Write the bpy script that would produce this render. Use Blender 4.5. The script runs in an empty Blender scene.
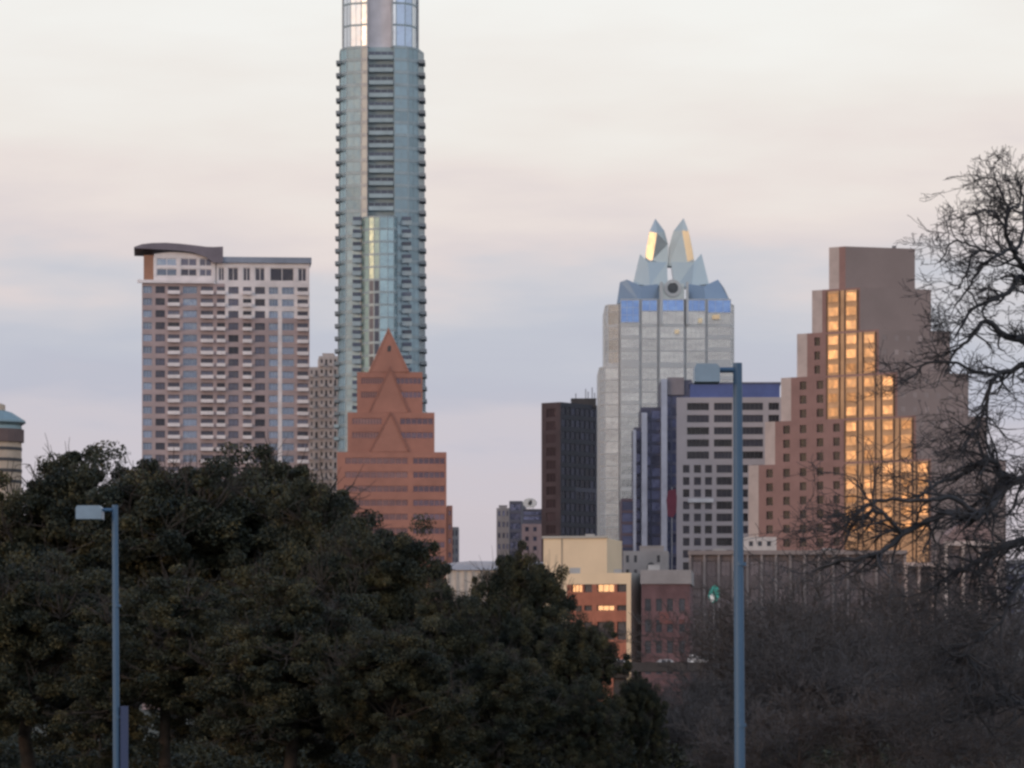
import bpy, math, random
import numpy as np
from mathutils import Vector, Matrix
random.seed(7)
R = math.radians
SC = bpy.context.scene
COL = SC.collection

# ------------------------------------------------------------------ camera, sky, sun, exposure
F = 4096.0          # focal length in pixels (long lens)
CAMH = 3.0          # camera height above the ground
HOR = 700.0         # pixel row of the horizon
cam_d = bpy.data.cameras.new('camera')
cam_d.lens = 144.0; cam_d.sensor_width = 36.0
cam_d.shift_y = (HOR - 384.0) / 1024.0
cam_d.clip_start = 0.5; cam_d.clip_end = 30000
cam = bpy.data.objects.new('camera', cam_d); COL.objects.link(cam)
cam.location = (0, 0, CAMH); cam.rotation_euler = (R(90), 0, 0)
SC.camera = cam

SUN_EL, SUN_AZ = 4.0, 50.0       # sun low behind the camera, turned SUN_AZ degrees to the left
sd = Vector((-math.sin(R(SUN_AZ)) * math.cos(R(SUN_EL)), -math.cos(R(SUN_AZ)) * math.cos(R(SUN_EL)), math.sin(R(SUN_EL))))
sun_l = bpy.data.lights.new('sun', 'SUN'); sun_l.energy = 0.42; sun_l.angle = R(6); sun_l.color = (1.0, 0.62, 0.36)
sun = bpy.data.objects.new('sun', sun_l); COL.objects.link(sun)
sun.rotation_euler = (-sd).to_track_quat('-Z', 'Y').to_euler()
sun.location = (0, 0, 300)

world = bpy.data.worlds.new('World'); SC.world = world; world.use_nodes = True
wn, wl_ = world.node_tree.nodes, world.node_tree.links
wn.clear()
def N(nodes, t, **kw):
    n = nodes.new(t)
    for k, v in kw.items(): setattr(n, k, v)
    return n
out = N(wn, 'ShaderNodeOutputWorld')
sky = N(wn, 'ShaderNodeTexSky', sky_type='NISHITA', sun_disc=False)
sky.sun_elevation = R(SUN_EL); sky.sun_rotation = math.atan2(sd.x, sd.y)
sky.air_density = 1.3; sky.dust_density = 3.0; sky.ozone_density = 1.5
bg1 = N(wn, 'ShaderNodeBackground'); bg1.inputs[1].default_value = 0.055
wl_.new(sky.outputs[0], bg1.inputs[0])
tc = N(wn, 'ShaderNodeTexCoord')
sep = N(wn, 'ShaderNodeSeparateXYZ'); wl_.new(tc.outputs['Generated'], sep.inputs[0])
mp = N(wn, 'ShaderNodeMapping'); mp.inputs['Scale'].default_value = (9.0, 9.0, 40.0)
wl_.new(tc.outputs['Generated'], mp.inputs[0])
nz = N(wn, 'ShaderNodeTexNoise'); nz.inputs['Scale'].default_value = 1.35; nz.inputs['Detail'].default_value = 5; nz.inputs['Roughness'].default_value = 0.5
wl_.new(mp.outputs[0], nz.inputs[0])
m1 = N(wn, 'ShaderNodeMath', operation='MULTIPLY_ADD'); m1.inputs[1].default_value = 0.075; m1.inputs[2].default_value = -0.0375
wl_.new(nz.outputs[0], m1.inputs[0])
m2 = N(wn, 'ShaderNodeMath', operation='ADD'); wl_.new(sep.outputs[2], m2.inputs[0]); wl_.new(m1.outputs[0], m2.inputs[1])
def lin(r, g, b):
    f = lambda c: (c/255/12.92 if c/255 <= .04045 else ((c/255+.055)/1.055)**2.4)
    return (f(r), f(g), f(b), 1)
ramp = N(wn, 'ShaderNodeValToRGB'); wl_.new(m2.outputs[0], ramp.inputs[0])
stops = [(0.0, (190,184,192)), (0.048, (199,193,203)), (0.062, (196,193,206)), (0.076, (180,184,203)), (0.088, (184,189,206)), (0.100, (199,198,209)),
         (0.110, (214,204,209)), (0.124, (225,214,214)), (0.142, (230,224,222)), (0.17, (236,234,233)), (0.3, (228,227,229)), (0.6, (170,184,206)), (1.0, (140,160,195))]
els = ramp.color_ramp.elements
els[0].position = stops[0][0]; els[0].color = lin(*stops[0][1])
els[1].position = 1.0; els[1].color = lin(*stops[-1][1])
for p, c in stops[1:-1]:
    e = els.new(p); e.color = lin(*c)
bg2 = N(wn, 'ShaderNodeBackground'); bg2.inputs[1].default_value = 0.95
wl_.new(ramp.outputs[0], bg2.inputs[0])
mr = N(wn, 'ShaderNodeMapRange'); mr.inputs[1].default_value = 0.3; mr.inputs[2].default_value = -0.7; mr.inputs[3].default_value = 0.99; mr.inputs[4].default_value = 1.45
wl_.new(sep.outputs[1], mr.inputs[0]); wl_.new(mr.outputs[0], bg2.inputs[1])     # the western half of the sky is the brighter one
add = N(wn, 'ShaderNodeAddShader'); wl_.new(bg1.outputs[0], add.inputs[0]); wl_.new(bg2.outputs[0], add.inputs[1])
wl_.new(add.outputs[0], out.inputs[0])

SC.view_settings.view_transform = 'Standard'; SC.view_settings.look = 'None'
SC.view_settings.exposure = 0.0; SC.view_settings.gamma = 1.0
SC.render.engine = 'CYCLES'
SC.cycles.filter_width = 2.8
SC.cycles.max_bounces = 5; SC.cycles.diffuse_bounces = 3; SC.cycles.glossy_bounces = 3
SC.cycles.use_denoising = True
SC.cycles.sample_clamp_indirect = 4.0

# ------------------------------------------------------------------ helpers
def px2(px, py, Y):
    return Vector(((px - 512.0) / F * Y, Y, CAMH + (HOR - py) / F * Y))
def X_(px, Y): return (px - 512.0) / F * Y
def Z_(py, Y): return CAMH + (HOR - py) / F * Y
def solve_u(A, U, px):
    k = (px - 512.0) / F
    return (k * A.y - A.x) / (U.x - k * U.y)

MATS = {}
def mat(name, col, rough=0.8, metal=0.0, var=0.12, scale=0.25, bump=0.0, col2=None, streak=False):
    if name in MATS: return MATS[name]
    m = bpy.data.materials.new(name); m.use_nodes = True
    n, l = m.node_tree.nodes, m.node_tree.links
    b = n['Principled BSDF']; b.inputs['Roughness'].default_value = rough; b.inputs['Metallic'].default_value = metal
    t = n.new('ShaderNodeTexCoord')
    mpn = n.new('ShaderNodeMapping'); l.new(t.outputs['Object'], mpn.inputs[0])
    if streak: mpn.inputs['Scale'].default_value = (1, 1, 0.12)
    z = n.new('ShaderNodeTexNoise'); z.inputs['Scale'].default_value = scale; z.inputs['Detail'].default_value = 6; z.inputs['Roughness'].default_value = 0.65
    l.new(mpn.outputs[0], z.inputs[0])
    rp = n.new('ShaderNodeValToRGB'); l.new(z.outputs[0], rp.inputs[0])
    c2 = col2 if col2 else tuple(min(1, c * (1 + var)) for c in col)
    c1 = tuple(c * (1 - var) for c in col) if not col2 else col
    rp.color_ramp.elements[0].position = 0.35; rp.color_ramp.elements[0].color = (*c1, 1)
    rp.color_ramp.elements[1].position = 0.65; rp.color_ramp.elements[1].color = (*c2, 1)
    l.new(rp.outputs[0], b.inputs['Base Color'])
    if bump:
        bp = n.new('ShaderNodeBump'); bp.inputs['Strength'].default_value = bump
        z2 = n.new('ShaderNodeTexNoise'); z2.inputs['Scale'].default_value = scale * 8
        l.new(t.outputs['Object'], z2.inputs[0]); l.new(z2.outputs[0], bp.inputs['Height']); l.new(bp.outputs[0], b.inputs['Normal'])
    MATS[name] = m
    return m

def glass(name, tint, metal=0.7, rough=0.08, var=0.35, wave=0.03, warm=None):
    """building glass: a mirror-like tinted pane, every pane a little different"""
    if name in MATS: return MATS[name]
    m = bpy.data.materials.new(name); m.use_nodes = True
    n, l = m.node_tree.nodes, m.node_tree.links
    b = n['Principled BSDF']; b.inputs['Roughness'].default_value = rough; b.inputs['Metallic'].default_value = metal
    g = n.new('ShaderNodeNewGeometry'); oi = n.new('ShaderNodeObjectInfo')
    a = n.new('ShaderNodeMath'); a.operation = 'ADD'; l.new(g.outputs['Random Per Island'], a.inputs[0]); l.new(oi.outputs['Random'], a.inputs[1])
    fr = n.new('ShaderNodeMath'); fr.operation = 'FRACT'; l.new(a.outputs[0], fr.inputs[0])
    rp = n.new('ShaderNodeValToRGB'); l.new(fr.outputs[0], rp.inputs[0])
    rp.color_ramp.elements[0].color = (*[c * (1 - var) for c in tint], 1)
    rp.color_ramp.elements[1].color = (*[min(1, c * (1 + var)) for c in tint], 1)
    l.new(rp.outputs[0], b.inputs['Base Color'])
    t = n.new('ShaderNodeTexCoord')
    z = n.new('ShaderNodeTexNoise'); z.inputs['Scale'].default_value = 0.25; z.inputs['Detail'].default_value = 2
    l.new(t.outputs['Object'], z.inputs[0])
    bp = n.new('ShaderNodeBump'); bp.inputs['Strength'].default_value = 1.0; bp.inputs['Distance'].default_value = wave * 4
    l.new(z.outputs[0], bp.inputs['Height']); l.new(bp.outputs[0], b.inputs['Normal'])
    MATS[name] = m
    return m

class MB:
    def __init__(s): s.v = []; s.f = []; s.m = []
    def quad(s, a, b, c, d, m=0):
        k = len(s.v); s.v += [tuple(a), tuple(b), tuple(c), tuple(d)]; s.f.append((k, k+1, k+2, k+3)); s.m.append(m)
    def poly(s, pts, m=0):
        k = len(s.v); s.v += [tuple(p) for p in pts]; s.f.append(tuple(range(k, k+len(pts)))); s.m.append(m)
    def obox(s, O, U, V, W, m=0):
        """box from corner O with edge vectors U (right), V (back), W (up)"""
        O, U, V, W = Vector(O), Vector(U), Vector(V), Vector(W)
        k = len(s.v)
        P = [O, O+U, O+U+V, O+V]; P += [p+W for p in P]
        s.v += [tuple(p) for p in P]
        for f in [(0,1,5,4), (1,2,6,5), (2,3,7,6), (3,0,4,7), (4,5,6,7), (3,2,1,0)]:
            s.f.append(tuple(k+i for i in f)); s.m.append(m)
    def box(s, x0, x1, y0, y1, z0, z1, m=0):
        s.obox((x0,y0,z0), (x1-x0,0,0), (0,y1-y0,0), (0,0,z1-z0), m)
    def prism(s, pts, d, m=0, mside=None):
        """extrude a polygon (3D points, counter clockwise seen from the front) along vector d"""
        d = Vector(d); pts = [Vector(p) for p in pts]; n = len(pts)
        k = len(s.v); s.v += [tuple(p) for p in pts] + [tuple(p+d) for p in pts]
        s.f.append(tuple(range(k, k+n))); s.m.append(m)
        s.f.append(tuple(range(k+2*n-1, k+n-1, -1))); s.m.append(m)
        for i in range(n):
            j = (i+1) % n
            s.f.append((k+j, k+i, k+n+i, k+n+j)); s.m.append(m if mside is None else mside)
    def tube(s, pts, rads, n=8, m=0, caps=True):
        pts = [Vector(p) for p in pts]; k = len(s.v)
        ref = Vector((0.31, 0.87, 0.12))
        for i, p in enumerate(pts):
            t = (pts[min(i+1, len(pts)-1)] - pts[max(i-1, 0)]).normalized()
            a = t.cross(ref)
            if a.length < 1e-3: a = t.cross(Vector((1,0,0)))
            a.normalize(); b = t.cross(a)
            for q in range(n):
                an = 2*math.pi*q/n
                s.v.append(tuple(p + (a*math.cos(an) + b*math.sin(an)) * rads[i]))
        for i in range(len(pts)-1):
            for q in range(n):
                q2 = (q+1) % n
                s.f.append((k+i*n+q, k+i*n+q2, k+(i+1)*n+q2, k+(i+1)*n+q)); s.m.append(m)
        if caps:
            s.f.append(tuple(k+q for q in range(n-1,-1,-1))); s.m.append(m)
            e = k+(len(pts)-1)*n
            s.f.append(tuple(e+q for q in range(n))); s.m.append(m)
    def build(s, name, mats, parent=None, smooth=False, warp=None, kind=None):
        if not isinstance(mats, (list, tuple)): mats = [mats]
        me = bpy.data.meshes.new(name)
        vs = s.v if warp is None else [warp(v) for v in s.v]
        me.from_pydata(vs, [], s.f)
        for mm in mats: me.materials.append(mm)
        me.polygons.foreach_set('material_index', s.m)
        if smooth: me.polygons.foreach_set('use_smooth', [True]*len(s.f))
        me.update()
        o = bpy.data.objects.new(name, me); COL.objects.link(o)
        if parent is not None: o.parent = parent; o.matrix_parent_inverse = Matrix.Translation(-parent.location)
        if kind: o['kind'] = kind
        return o
def tag(o, label=None, cat=None, group=None, kind=None):
    if label: o['label'] = label
    if cat: o['category'] = cat
    if group: o['group'] = group
    if kind: o['kind'] = kind
    return o
def thing(name, loc, label, cat, group=None):
    o = bpy.data.objects.new(name, None); COL.objects.link(o); o.location = loc
    o.empty_display_size = 2
    return tag(o, label, cat, group)

class Wins:
    """collects windows (or other repeated parts); the hundred most visible become parts of their own, the rest one part"""
    def __init__(s, name='window'): s.name = name; s.items = []; s.warp = None
    def add(s, O, U, w, h, mat_g, mat_f, nx=1, ny=1, bar=0.09):
        s.items.append((Vector(O), Vector(U), w, h, mat_g, mat_f, nx, ny, bar))
    def geo(s, mb, it, mg, mf):
        O, U, w, h, _, _, nx, ny, bar = it
        Nn = U.cross(Vector((0,0,1))); Z = Vector((0,0,1))
        mb.obox(O - Nn*0.06, U*w, -Nn*0.08, Z*h, mg)
        e = 0.012
        for i in range(nx+1):
            c = min(max(w*i/nx - bar/2, e), w - bar - e)
            mb.obox(O + U*c + Z*e, U*bar, -Nn*0.055, Z*(h-2*e), mf)
        for j in range(ny+1):
            c = min(max(h*j/ny - bar/2, e*2), h - bar - e*2)
            mb.obox(O + Z*c + U*e*2 + Nn*0.004, U*(w-4*e), -Nn*0.056, Z*bar, mf)
    def finish(s, parent, cap=100):
        def pri(it):
            Nn = it[1].cross(Vector((0,0,1)))
            return -(it[2]*it[3]*max(0.05, -Nn.y)) - it[0].z*0.01
        its = sorted(s.items, key=pri)
        for it in its[:cap]:
            mb = MB(); s.geo(mb, it, 0, 1); mb.build(s.name, [it[4], it[5]], parent, warp=s.warp)
        rest = its[cap:]
        if rest:
            ms = []
            mb = MB()
            for it in rest:
                for q in (it[4], it[5]):
                    if q not in ms: ms.append(q)
                s.geo(mb, it, ms.index(it[4]), ms.index(it[5]))
            mb.build(s.name, ms, parent, warp=s.warp, kind='stuff')

def facade(W, wl, O, U, us, vs, cell, recess=0.3, matf=None):
    """wall sheet split along us / vs (metres); cell(i,j) returns None (wall) or (glass, frame, nx, ny)"""
    O = Vector(O); U = Vector(U).normalized(); Z = Vector((0,0,1)); Nn = U.cross(Z); D = -Nn*recess
    for i in range(len(us)-1):
        for j in range(len(vs)-1):
            u0, u1, v0, v1 = us[i], us[i+1], vs[j], vs[j+1]
            if u1-u0 < 1e-4 or v1-v0 < 1e-4: continue
            a, b, c, d = O+U*u0+Z*v0, O+U*u1+Z*v0, O+U*u1+Z*v1, O+U*u0+Z*v1
            sp = cell(i, j)
            mi = matf(i, j) if matf else 0
            if sp is None: W.quad(a, b, c, d, mi)
            else:
                W.quad(a, a+D, d+D, d, mi); W.quad(b+D, b, c, c+D, mi)
                W.quad(a, b, b+D, a+D, mi); W.quad(d+D, c+D, c, d, mi)
                wl.add(a + D + Nn*0.12, U, u1-u0, v1-v0, *sp)
def oddcell(spec): return lambda i, j: spec if (i % 2 and j % 2) else None
def lines(ops, w):
    r = [0.0]
    for a, b in ops:
        r += [max(0.02, a), min(w-0.02, b)]
    return r + [w]
def pxops(A, U, w, lst): return lines(sorted((solve_u(A, U, a), solve_u(A, U, b)) for a, b in lst), w)
def rows(z0, ztop, pitch, h, n):
    """n openings counted down from ztop (top of the uppermost opening)"""
    r = []
    for k in range(n):
        t = ztop - k*pitch - z0
        if t - h > 0.5: r.append((t-h, t))
    return sorted(r)
def mass(W, wl, A, U, w, d, z0, z1, front=None, right=None, left=None, recess=0.3, parapet=0.9, m=0):
    """a block: A is its front left corner; each visible side may carry (us, vs, cell, matf)"""
    A = Vector((A[0], A[1], z0)); U = Vector(U).normalized(); Z = Vector((0,0,1)); B = -U.cross(Z)
    h = z1 - z0
    for O, dr, ln, sp in ((A, U, w, front), (A+U*w, B, d, right), (A+U*w+B*d, -U, w, None), (A+B*d, -B, d, left)):
        if sp is None: W.quad(O, O+dr*ln, O+dr*ln+Z*h, O+Z*h, m)
        else:
            us, vs, cell = sp[:3]; mf = sp[3] if len(sp) > 3 else (lambda i, j: m)
            facade(W, wl, O, dr, us, list(vs)+[h] if vs[-1] < h-1e-6 else vs, cell, recess, mf)
    t = 0.35
    P = [A, A+U*w, A+U*w+B*d, A+B*d]; P = [p+Z*h for p in P]
    Q = [A+U*t+B*t, A+U*(w-t)+B*t, A+U*(w-t)+B*(d-t), A+U*t+B*(d-t)]; Q = [p+Z*h for p in Q]
    for i in range(4):
        j = (i+1) % 4
        W.quad(P[i], P[j], Q[j], Q[i], m)
        W.quad(Q[i], Q[j], Q[j]-Z*parapet, Q[i]-Z*parapet, m)
    W.quad(*[q - Z*parapet for q in Q], m)
def ydir(deg):
    """horizontal unit vector along a facade whose outward normal is turned deg to the left of facing the camera"""
    return Vector((math.cos(R(deg)), -math.sin(R(deg)), 0))

# ------------------------------------------------------------------ ground
m_ground = mat('ground_grass', (0.022, 0.026, 0.016), 0.95, var=0.4, scale=0.08, bump=0.3)
g = MB(); S = 9000
g.quad((-S, -600, 0), (S, -600, 0), (S, 2*S, 0), (-S, 2*S, 0))
tag(g.build('ground', m_ground), kind='structure')

# common materials
m_black = mat('dark_frame', (0.05, 0.05, 0.055), 0.5)
m_dark = glass('dark_glass', (0.05, 0.055, 0.065), 0.35, 0.12)
m_gray = mat('roof_grey', (0.22, 0.22, 0.23), 0.8)
m_steel = mat('dull_steel', (0.4, 0.4, 0.42), 0.45, 0.5)

def rooftop(parent, name, specs, m):
    for (x0, x1, y0, y1, z0, z1) in specs:
        b = MB(); b.box(x0, x1, y0, y1, z0, z1)
        b.box(x0-0.12, x1+0.12, y0-0.12, y1+0.12, z1, z1+0.25)
        b.build(name, m, parent)

# ------------------------------------------------------------------ condominium tower at the left
def condo():
    Y = 1250.0
    m_brick = mat('pink_brick', (0.43, 0.34, 0.34), 0.85, scale=0.12)
    m_wht = mat('pale_concrete', (0.80, 0.74, 0.74), 0.8)
    m_or = mat('orange_brick', (0.36, 0.19, 0.13), 0.85)
    m_roof = mat('mauve_metal_roof', (0.18, 0.155, 0.185), 0.5)
    m_cap = mat('blue_metal_cap', (0.26, 0.30, 0.38), 0.5)
    g1 = glass('bluish_glass', (0.20, 0.24, 0.30), 0.55)
    g2 = glass('grey_glass', (0.085, 0.085, 0.11), 0.4, var=.7)
    T = thing('apartment_tower', (X_(225, Y), Y, 0), 'broad pink brick apartment tower with curved mauve roof and white balconies at far left', 'building')
    U = ydir(-5); A = Vector((X_(142, Y), Y, 0)); w = solve_u(A, U, 309.5)
    W = MB(); wl = Wins('window'); bl = []
    zc = Z_(283, Y); zt = Z_(262, Y); pitch = 12.05/F*Y
    bays = [(143, 152, 'g'), (155.5, 165, 'w'), (168, 179.5, 'b'), (183, 197, 'g'), (201, 213, 'b'), (217, 225, 'b'), (228.5, 238.5, 'w'),
            (243, 251.5, 'b'), (255, 265, 'w'), (269, 278, 'g'), (282, 294, 'g'), (297.5, 308, 'b')]
    us = pxops(A, U, w, [(a, b) for a, b, _ in bays])
    top_o = zc - 0.9
    ro = rows(0, top_o, pitch, 2.15, 22)
    vs = lines(ro, zc)
    def cell(i, j):
        if not (i % 2 and j % 2): return None
        k = bays[i//2][2]
        return (g1 if k == 'g' else g2, m_black if k != 'g' else m_cap, 2 if k != 'g' else 3, 1, 0.12)
    def mf(i, j):
        px = 142 + (us[i]+us[i+1])/2/w*167.5
        if px > 222 and vs[j] > zc - pitch*3.1: return 1
        if 277.5 < px < 283: return 1
        return 0
    # main body up to the cornice
    mass(W, wl, A, U, w, 26, 0, zc, front=(us, vs, cell, mf), left=(lines([(3, 6), (10, 13), (17, 20)], 26), vs, oddcell((g1, m_black, 2, 1)), lambda i, j: 0), recess=0.45, parapet=0.1)
    # top storeys, right part (white frame)
    Bk = -U.cross(Vector((0,0,1)))
    u2 = solve_u(A, U, 216.5)
    A2 = A + U*u2 + Bk*0.02
    w2 = w - u2
    us2 = pxops(A2, U, w2, [(218.5, 224.5), (228, 238.5), (243, 250.5), (255, 265), (270, 294), (298, 306.5)])
    mass(W, wl, A2, U, w2, 22, zc+0.003, zt, front=(us2, [0, 0.9, 5.0, zt-zc-0.003], oddcell((g2, m_wht, 2, 1, 0.2)), lambda i, j: 1), recess=0.4, m=1)
    W.build('wall', [m_brick, m_wht, m_or], T)
    # white framed penthouse with arched head, left part
    W = MB()
    u3a, u3b = solve_u(A, U, 154), solve_u(A, U, 215.5)
    O3 = A + U*u3a + Vector((0,0,zc+0.3))
    hts = []
    L = u3b-u3a
    us3 = [0, .7, 6.9, 7.6, 12.6, 13.3, L-0.9, L]
    us3 = pxops(O3, U, L, [(156.5, 177), (180.5, 197), (199.5, 212)])
    facade(W, wl, O3, U, us3, [0, 1.9, 4.2, 5.0, 7.4, 7.9], lambda i, j: (g1 if i < 3 else g2, m_wht, 2, 1, 0.2) if i % 2 and j in (1, 3) else None, 0.35)
    n = 14; arch = []
    for k in range(n+1):
        t = k/n; arch.append(O3 + U*(L*t) + Vector((0,0,7.9 + 1.5*math.sin(math.pi*(0.15+0.8*t))*1.0 - (1.2*t*t))))
    arch = [O3 + Vector((0,0,7.9))] + arch + [O3 + U*L + Vector((0,0,7.9))]
    for k in range(1, len(arch)-2):
        a, b = arch[k], arch[k+1]
        W.quad(Vector((a.x, a.y, O3.z+7.9)), Vector((b.x, b.y, O3.z+7.9)), b, a)
    W.quad(O3 + Bk*0.0, O3 + Bk*8, O3+Bk*8+Vector((0,0,8.4)), O3+Vector((0,0,8.4)))
    # cornice slab
    W.obox(A - U*1.4 - Bk*0.9 + Vector((0,0,zc+0.003)), U*(u3b+1.0), Bk*0.9, Vector((0,0,0.95)))
    W.build('penthouse_frame', [m_wht], T)
    W = MB(); W.obox(A + U*0.5 + Bk*0.6 + Vector((0,0,zc+0.01)), U*(u3a-0.6), Bk*18, Vector((0,0,8.6)))
    W.build('side_wall', [m_or], T)
    # curved roof
    W = MB(); pts = []
    prof = [(134, 247.5, 248.8), (142, 244.6, 249), (152, 243.4, 249.5), (166, 243.0, 250), (180, 243.8, 250.6), (194, 245.2, 252.5), (206, 246.6, 257), (213, 246.8, 262.5), (223, 246.3, 262.5)]
    for (a, t0, b0), (c, t1, b1) in zip(prof, prof[1:]):
        ua, uc = solve_u(A, U, a), solve_u(A, U, c)
        P = [A+U*ua, A+U*uc]
        f = -Bk*1.5
        q = [P[0]+f+Vector((0,0,Z_(b0, Y))), P[1]+f+Vector((0,0,Z_(b1, Y))), P[1]+f+Vector((0,0,Z_(t1, Y))), P[0]+f+Vector((0,0,Z_(t0, Y)))]
        bk = Bk*22
        W.quad(*q); W.quad(q[3], q[2], q[2]+bk, q[3]+bk); W.quad(q[0]+bk, q[1]+bk, q[1], q[0])
        if a == 134: W.quad(q[0]+bk, q[0], q[3], q[3]+bk)
        if c == 223: W.quad(q[1], q[1]+bk, q[2]+bk, q[2])
        W.quad(q[1]+bk, q[0]+bk, q[3]+bk, q[2]+bk)
    W.build('roof', [m_roof], T)
    W = MB(); W.obox(A2 - U*0.3 - Bk*0.8 + Vector((0,0,zt+0.003)), U*(w2+0.9), Bk*20, Vector((0,0,1.75)))
    W.build('roof_cap', [m_cap], T)
    wl.finish(T)
    # balconies
    cnt = 0; bm_all = MB()
    for j, (a, b) in enumerate(sorted(ro, reverse=True)):
        for x0, x1, k in bays:
            if k != 'b': continue
            u0, u1 = solve_u(A, U, x0)-0.15, solve_u(A, U, x1)+0.15
            mb = bm_all if cnt >= 90 else MB()
            o = A + U*u0 - Bk*1.3 + Vector((0,0,a-0.3))
            mb.obox(o, U*(u1-u0), Bk*1.29, Vector((0,0,0.22)), 0)
            mb.obox(o + Vector((0,0,0.221)), U*(u1-u0), Bk*0.12, Vector((0,0,0.85)), 0)
            mb.obox(o + Bk*0.13 + Vector((0,0,0.221)), U*0.1, Bk*1.15, Vector((0,0,0.8)), 0)
            mb.obox(o + U*(u1-u0-0.1) + Bk*0.13 + Vector((0,0,0.221)), U*0.1, Bk*1.15, Vector((0,0,0.8)), 0)
            if mb is not bm_all: mb.build('balcony', [m_wht], T)
            cnt += 1
    if bm_all.v: bm_all.build('balcony', [m_wht], T, kind='stuff')
condo()

# ------------------------------------------------------------------ cream tower between the condominium and the glass tower
def cream_tower():
    Y = 1340.0
    mw = mat('cream_render', (0.50, 0.44, 0.41), 0.85); g2 = glass('grey_glass2', (0.10, 0.095, 0.10), 0.4)
    T = thing('apartment_tower', (X_(325, Y), Y, 0), 'narrow cream apartment tower squeezed between the pink condominium and the tallest glass tower', 'building')
    U = ydir(-4); W = MB(); wl = Wins()
    for x0, x1, y0, xs in ((308.5, 319, 367, [(310.5, 313), (315, 318)]), (319, 349, 356, [(320.5, 323), (325, 327.5), (329.5, 332), (334, 336.5), (338.5, 341), (343, 346)])):
        A = Vector((X_(x0, Y), Y, 0)); w = solve_u(A, U, x1) - 0.01; zt = Z_(y0, Y)
        vs = lines(rows(0, zt-1.0, 10.3/F*Y, 2.1, 20), zt)
        mass(W, wl, A, U, w, 18, 0, zt, front=(pxops(A, U, w, xs), vs, oddcell((g2, mw, 1, 1))))
    W.build('wall', [mw], T); wl.finish(T)
    bl = MB(); A = Vector((X_(319, Y), Y, 0))
    rooftop(T, 'roof_house', [(X_(322, Y), X_(333, Y), Y+4, Y+12, Z_(356, Y), Z_(353, Y))], mw)
    k = 0
    for j in range(13):
        for xa, xb in ((309.8, 313.6), (320, 324), (329, 333)):
            b = MB(); z = Z_(356, Y)-1.0-2.4-j*10.3/F*Y
            if xa < 315: z -= 11/F*Y
            b.box(X_(xa, Y), X_(xb, Y), Y-1.3, Y-0.01, z, z+1.0)
            b.build('balcony', [mw], T)
cream_tower()

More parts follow.
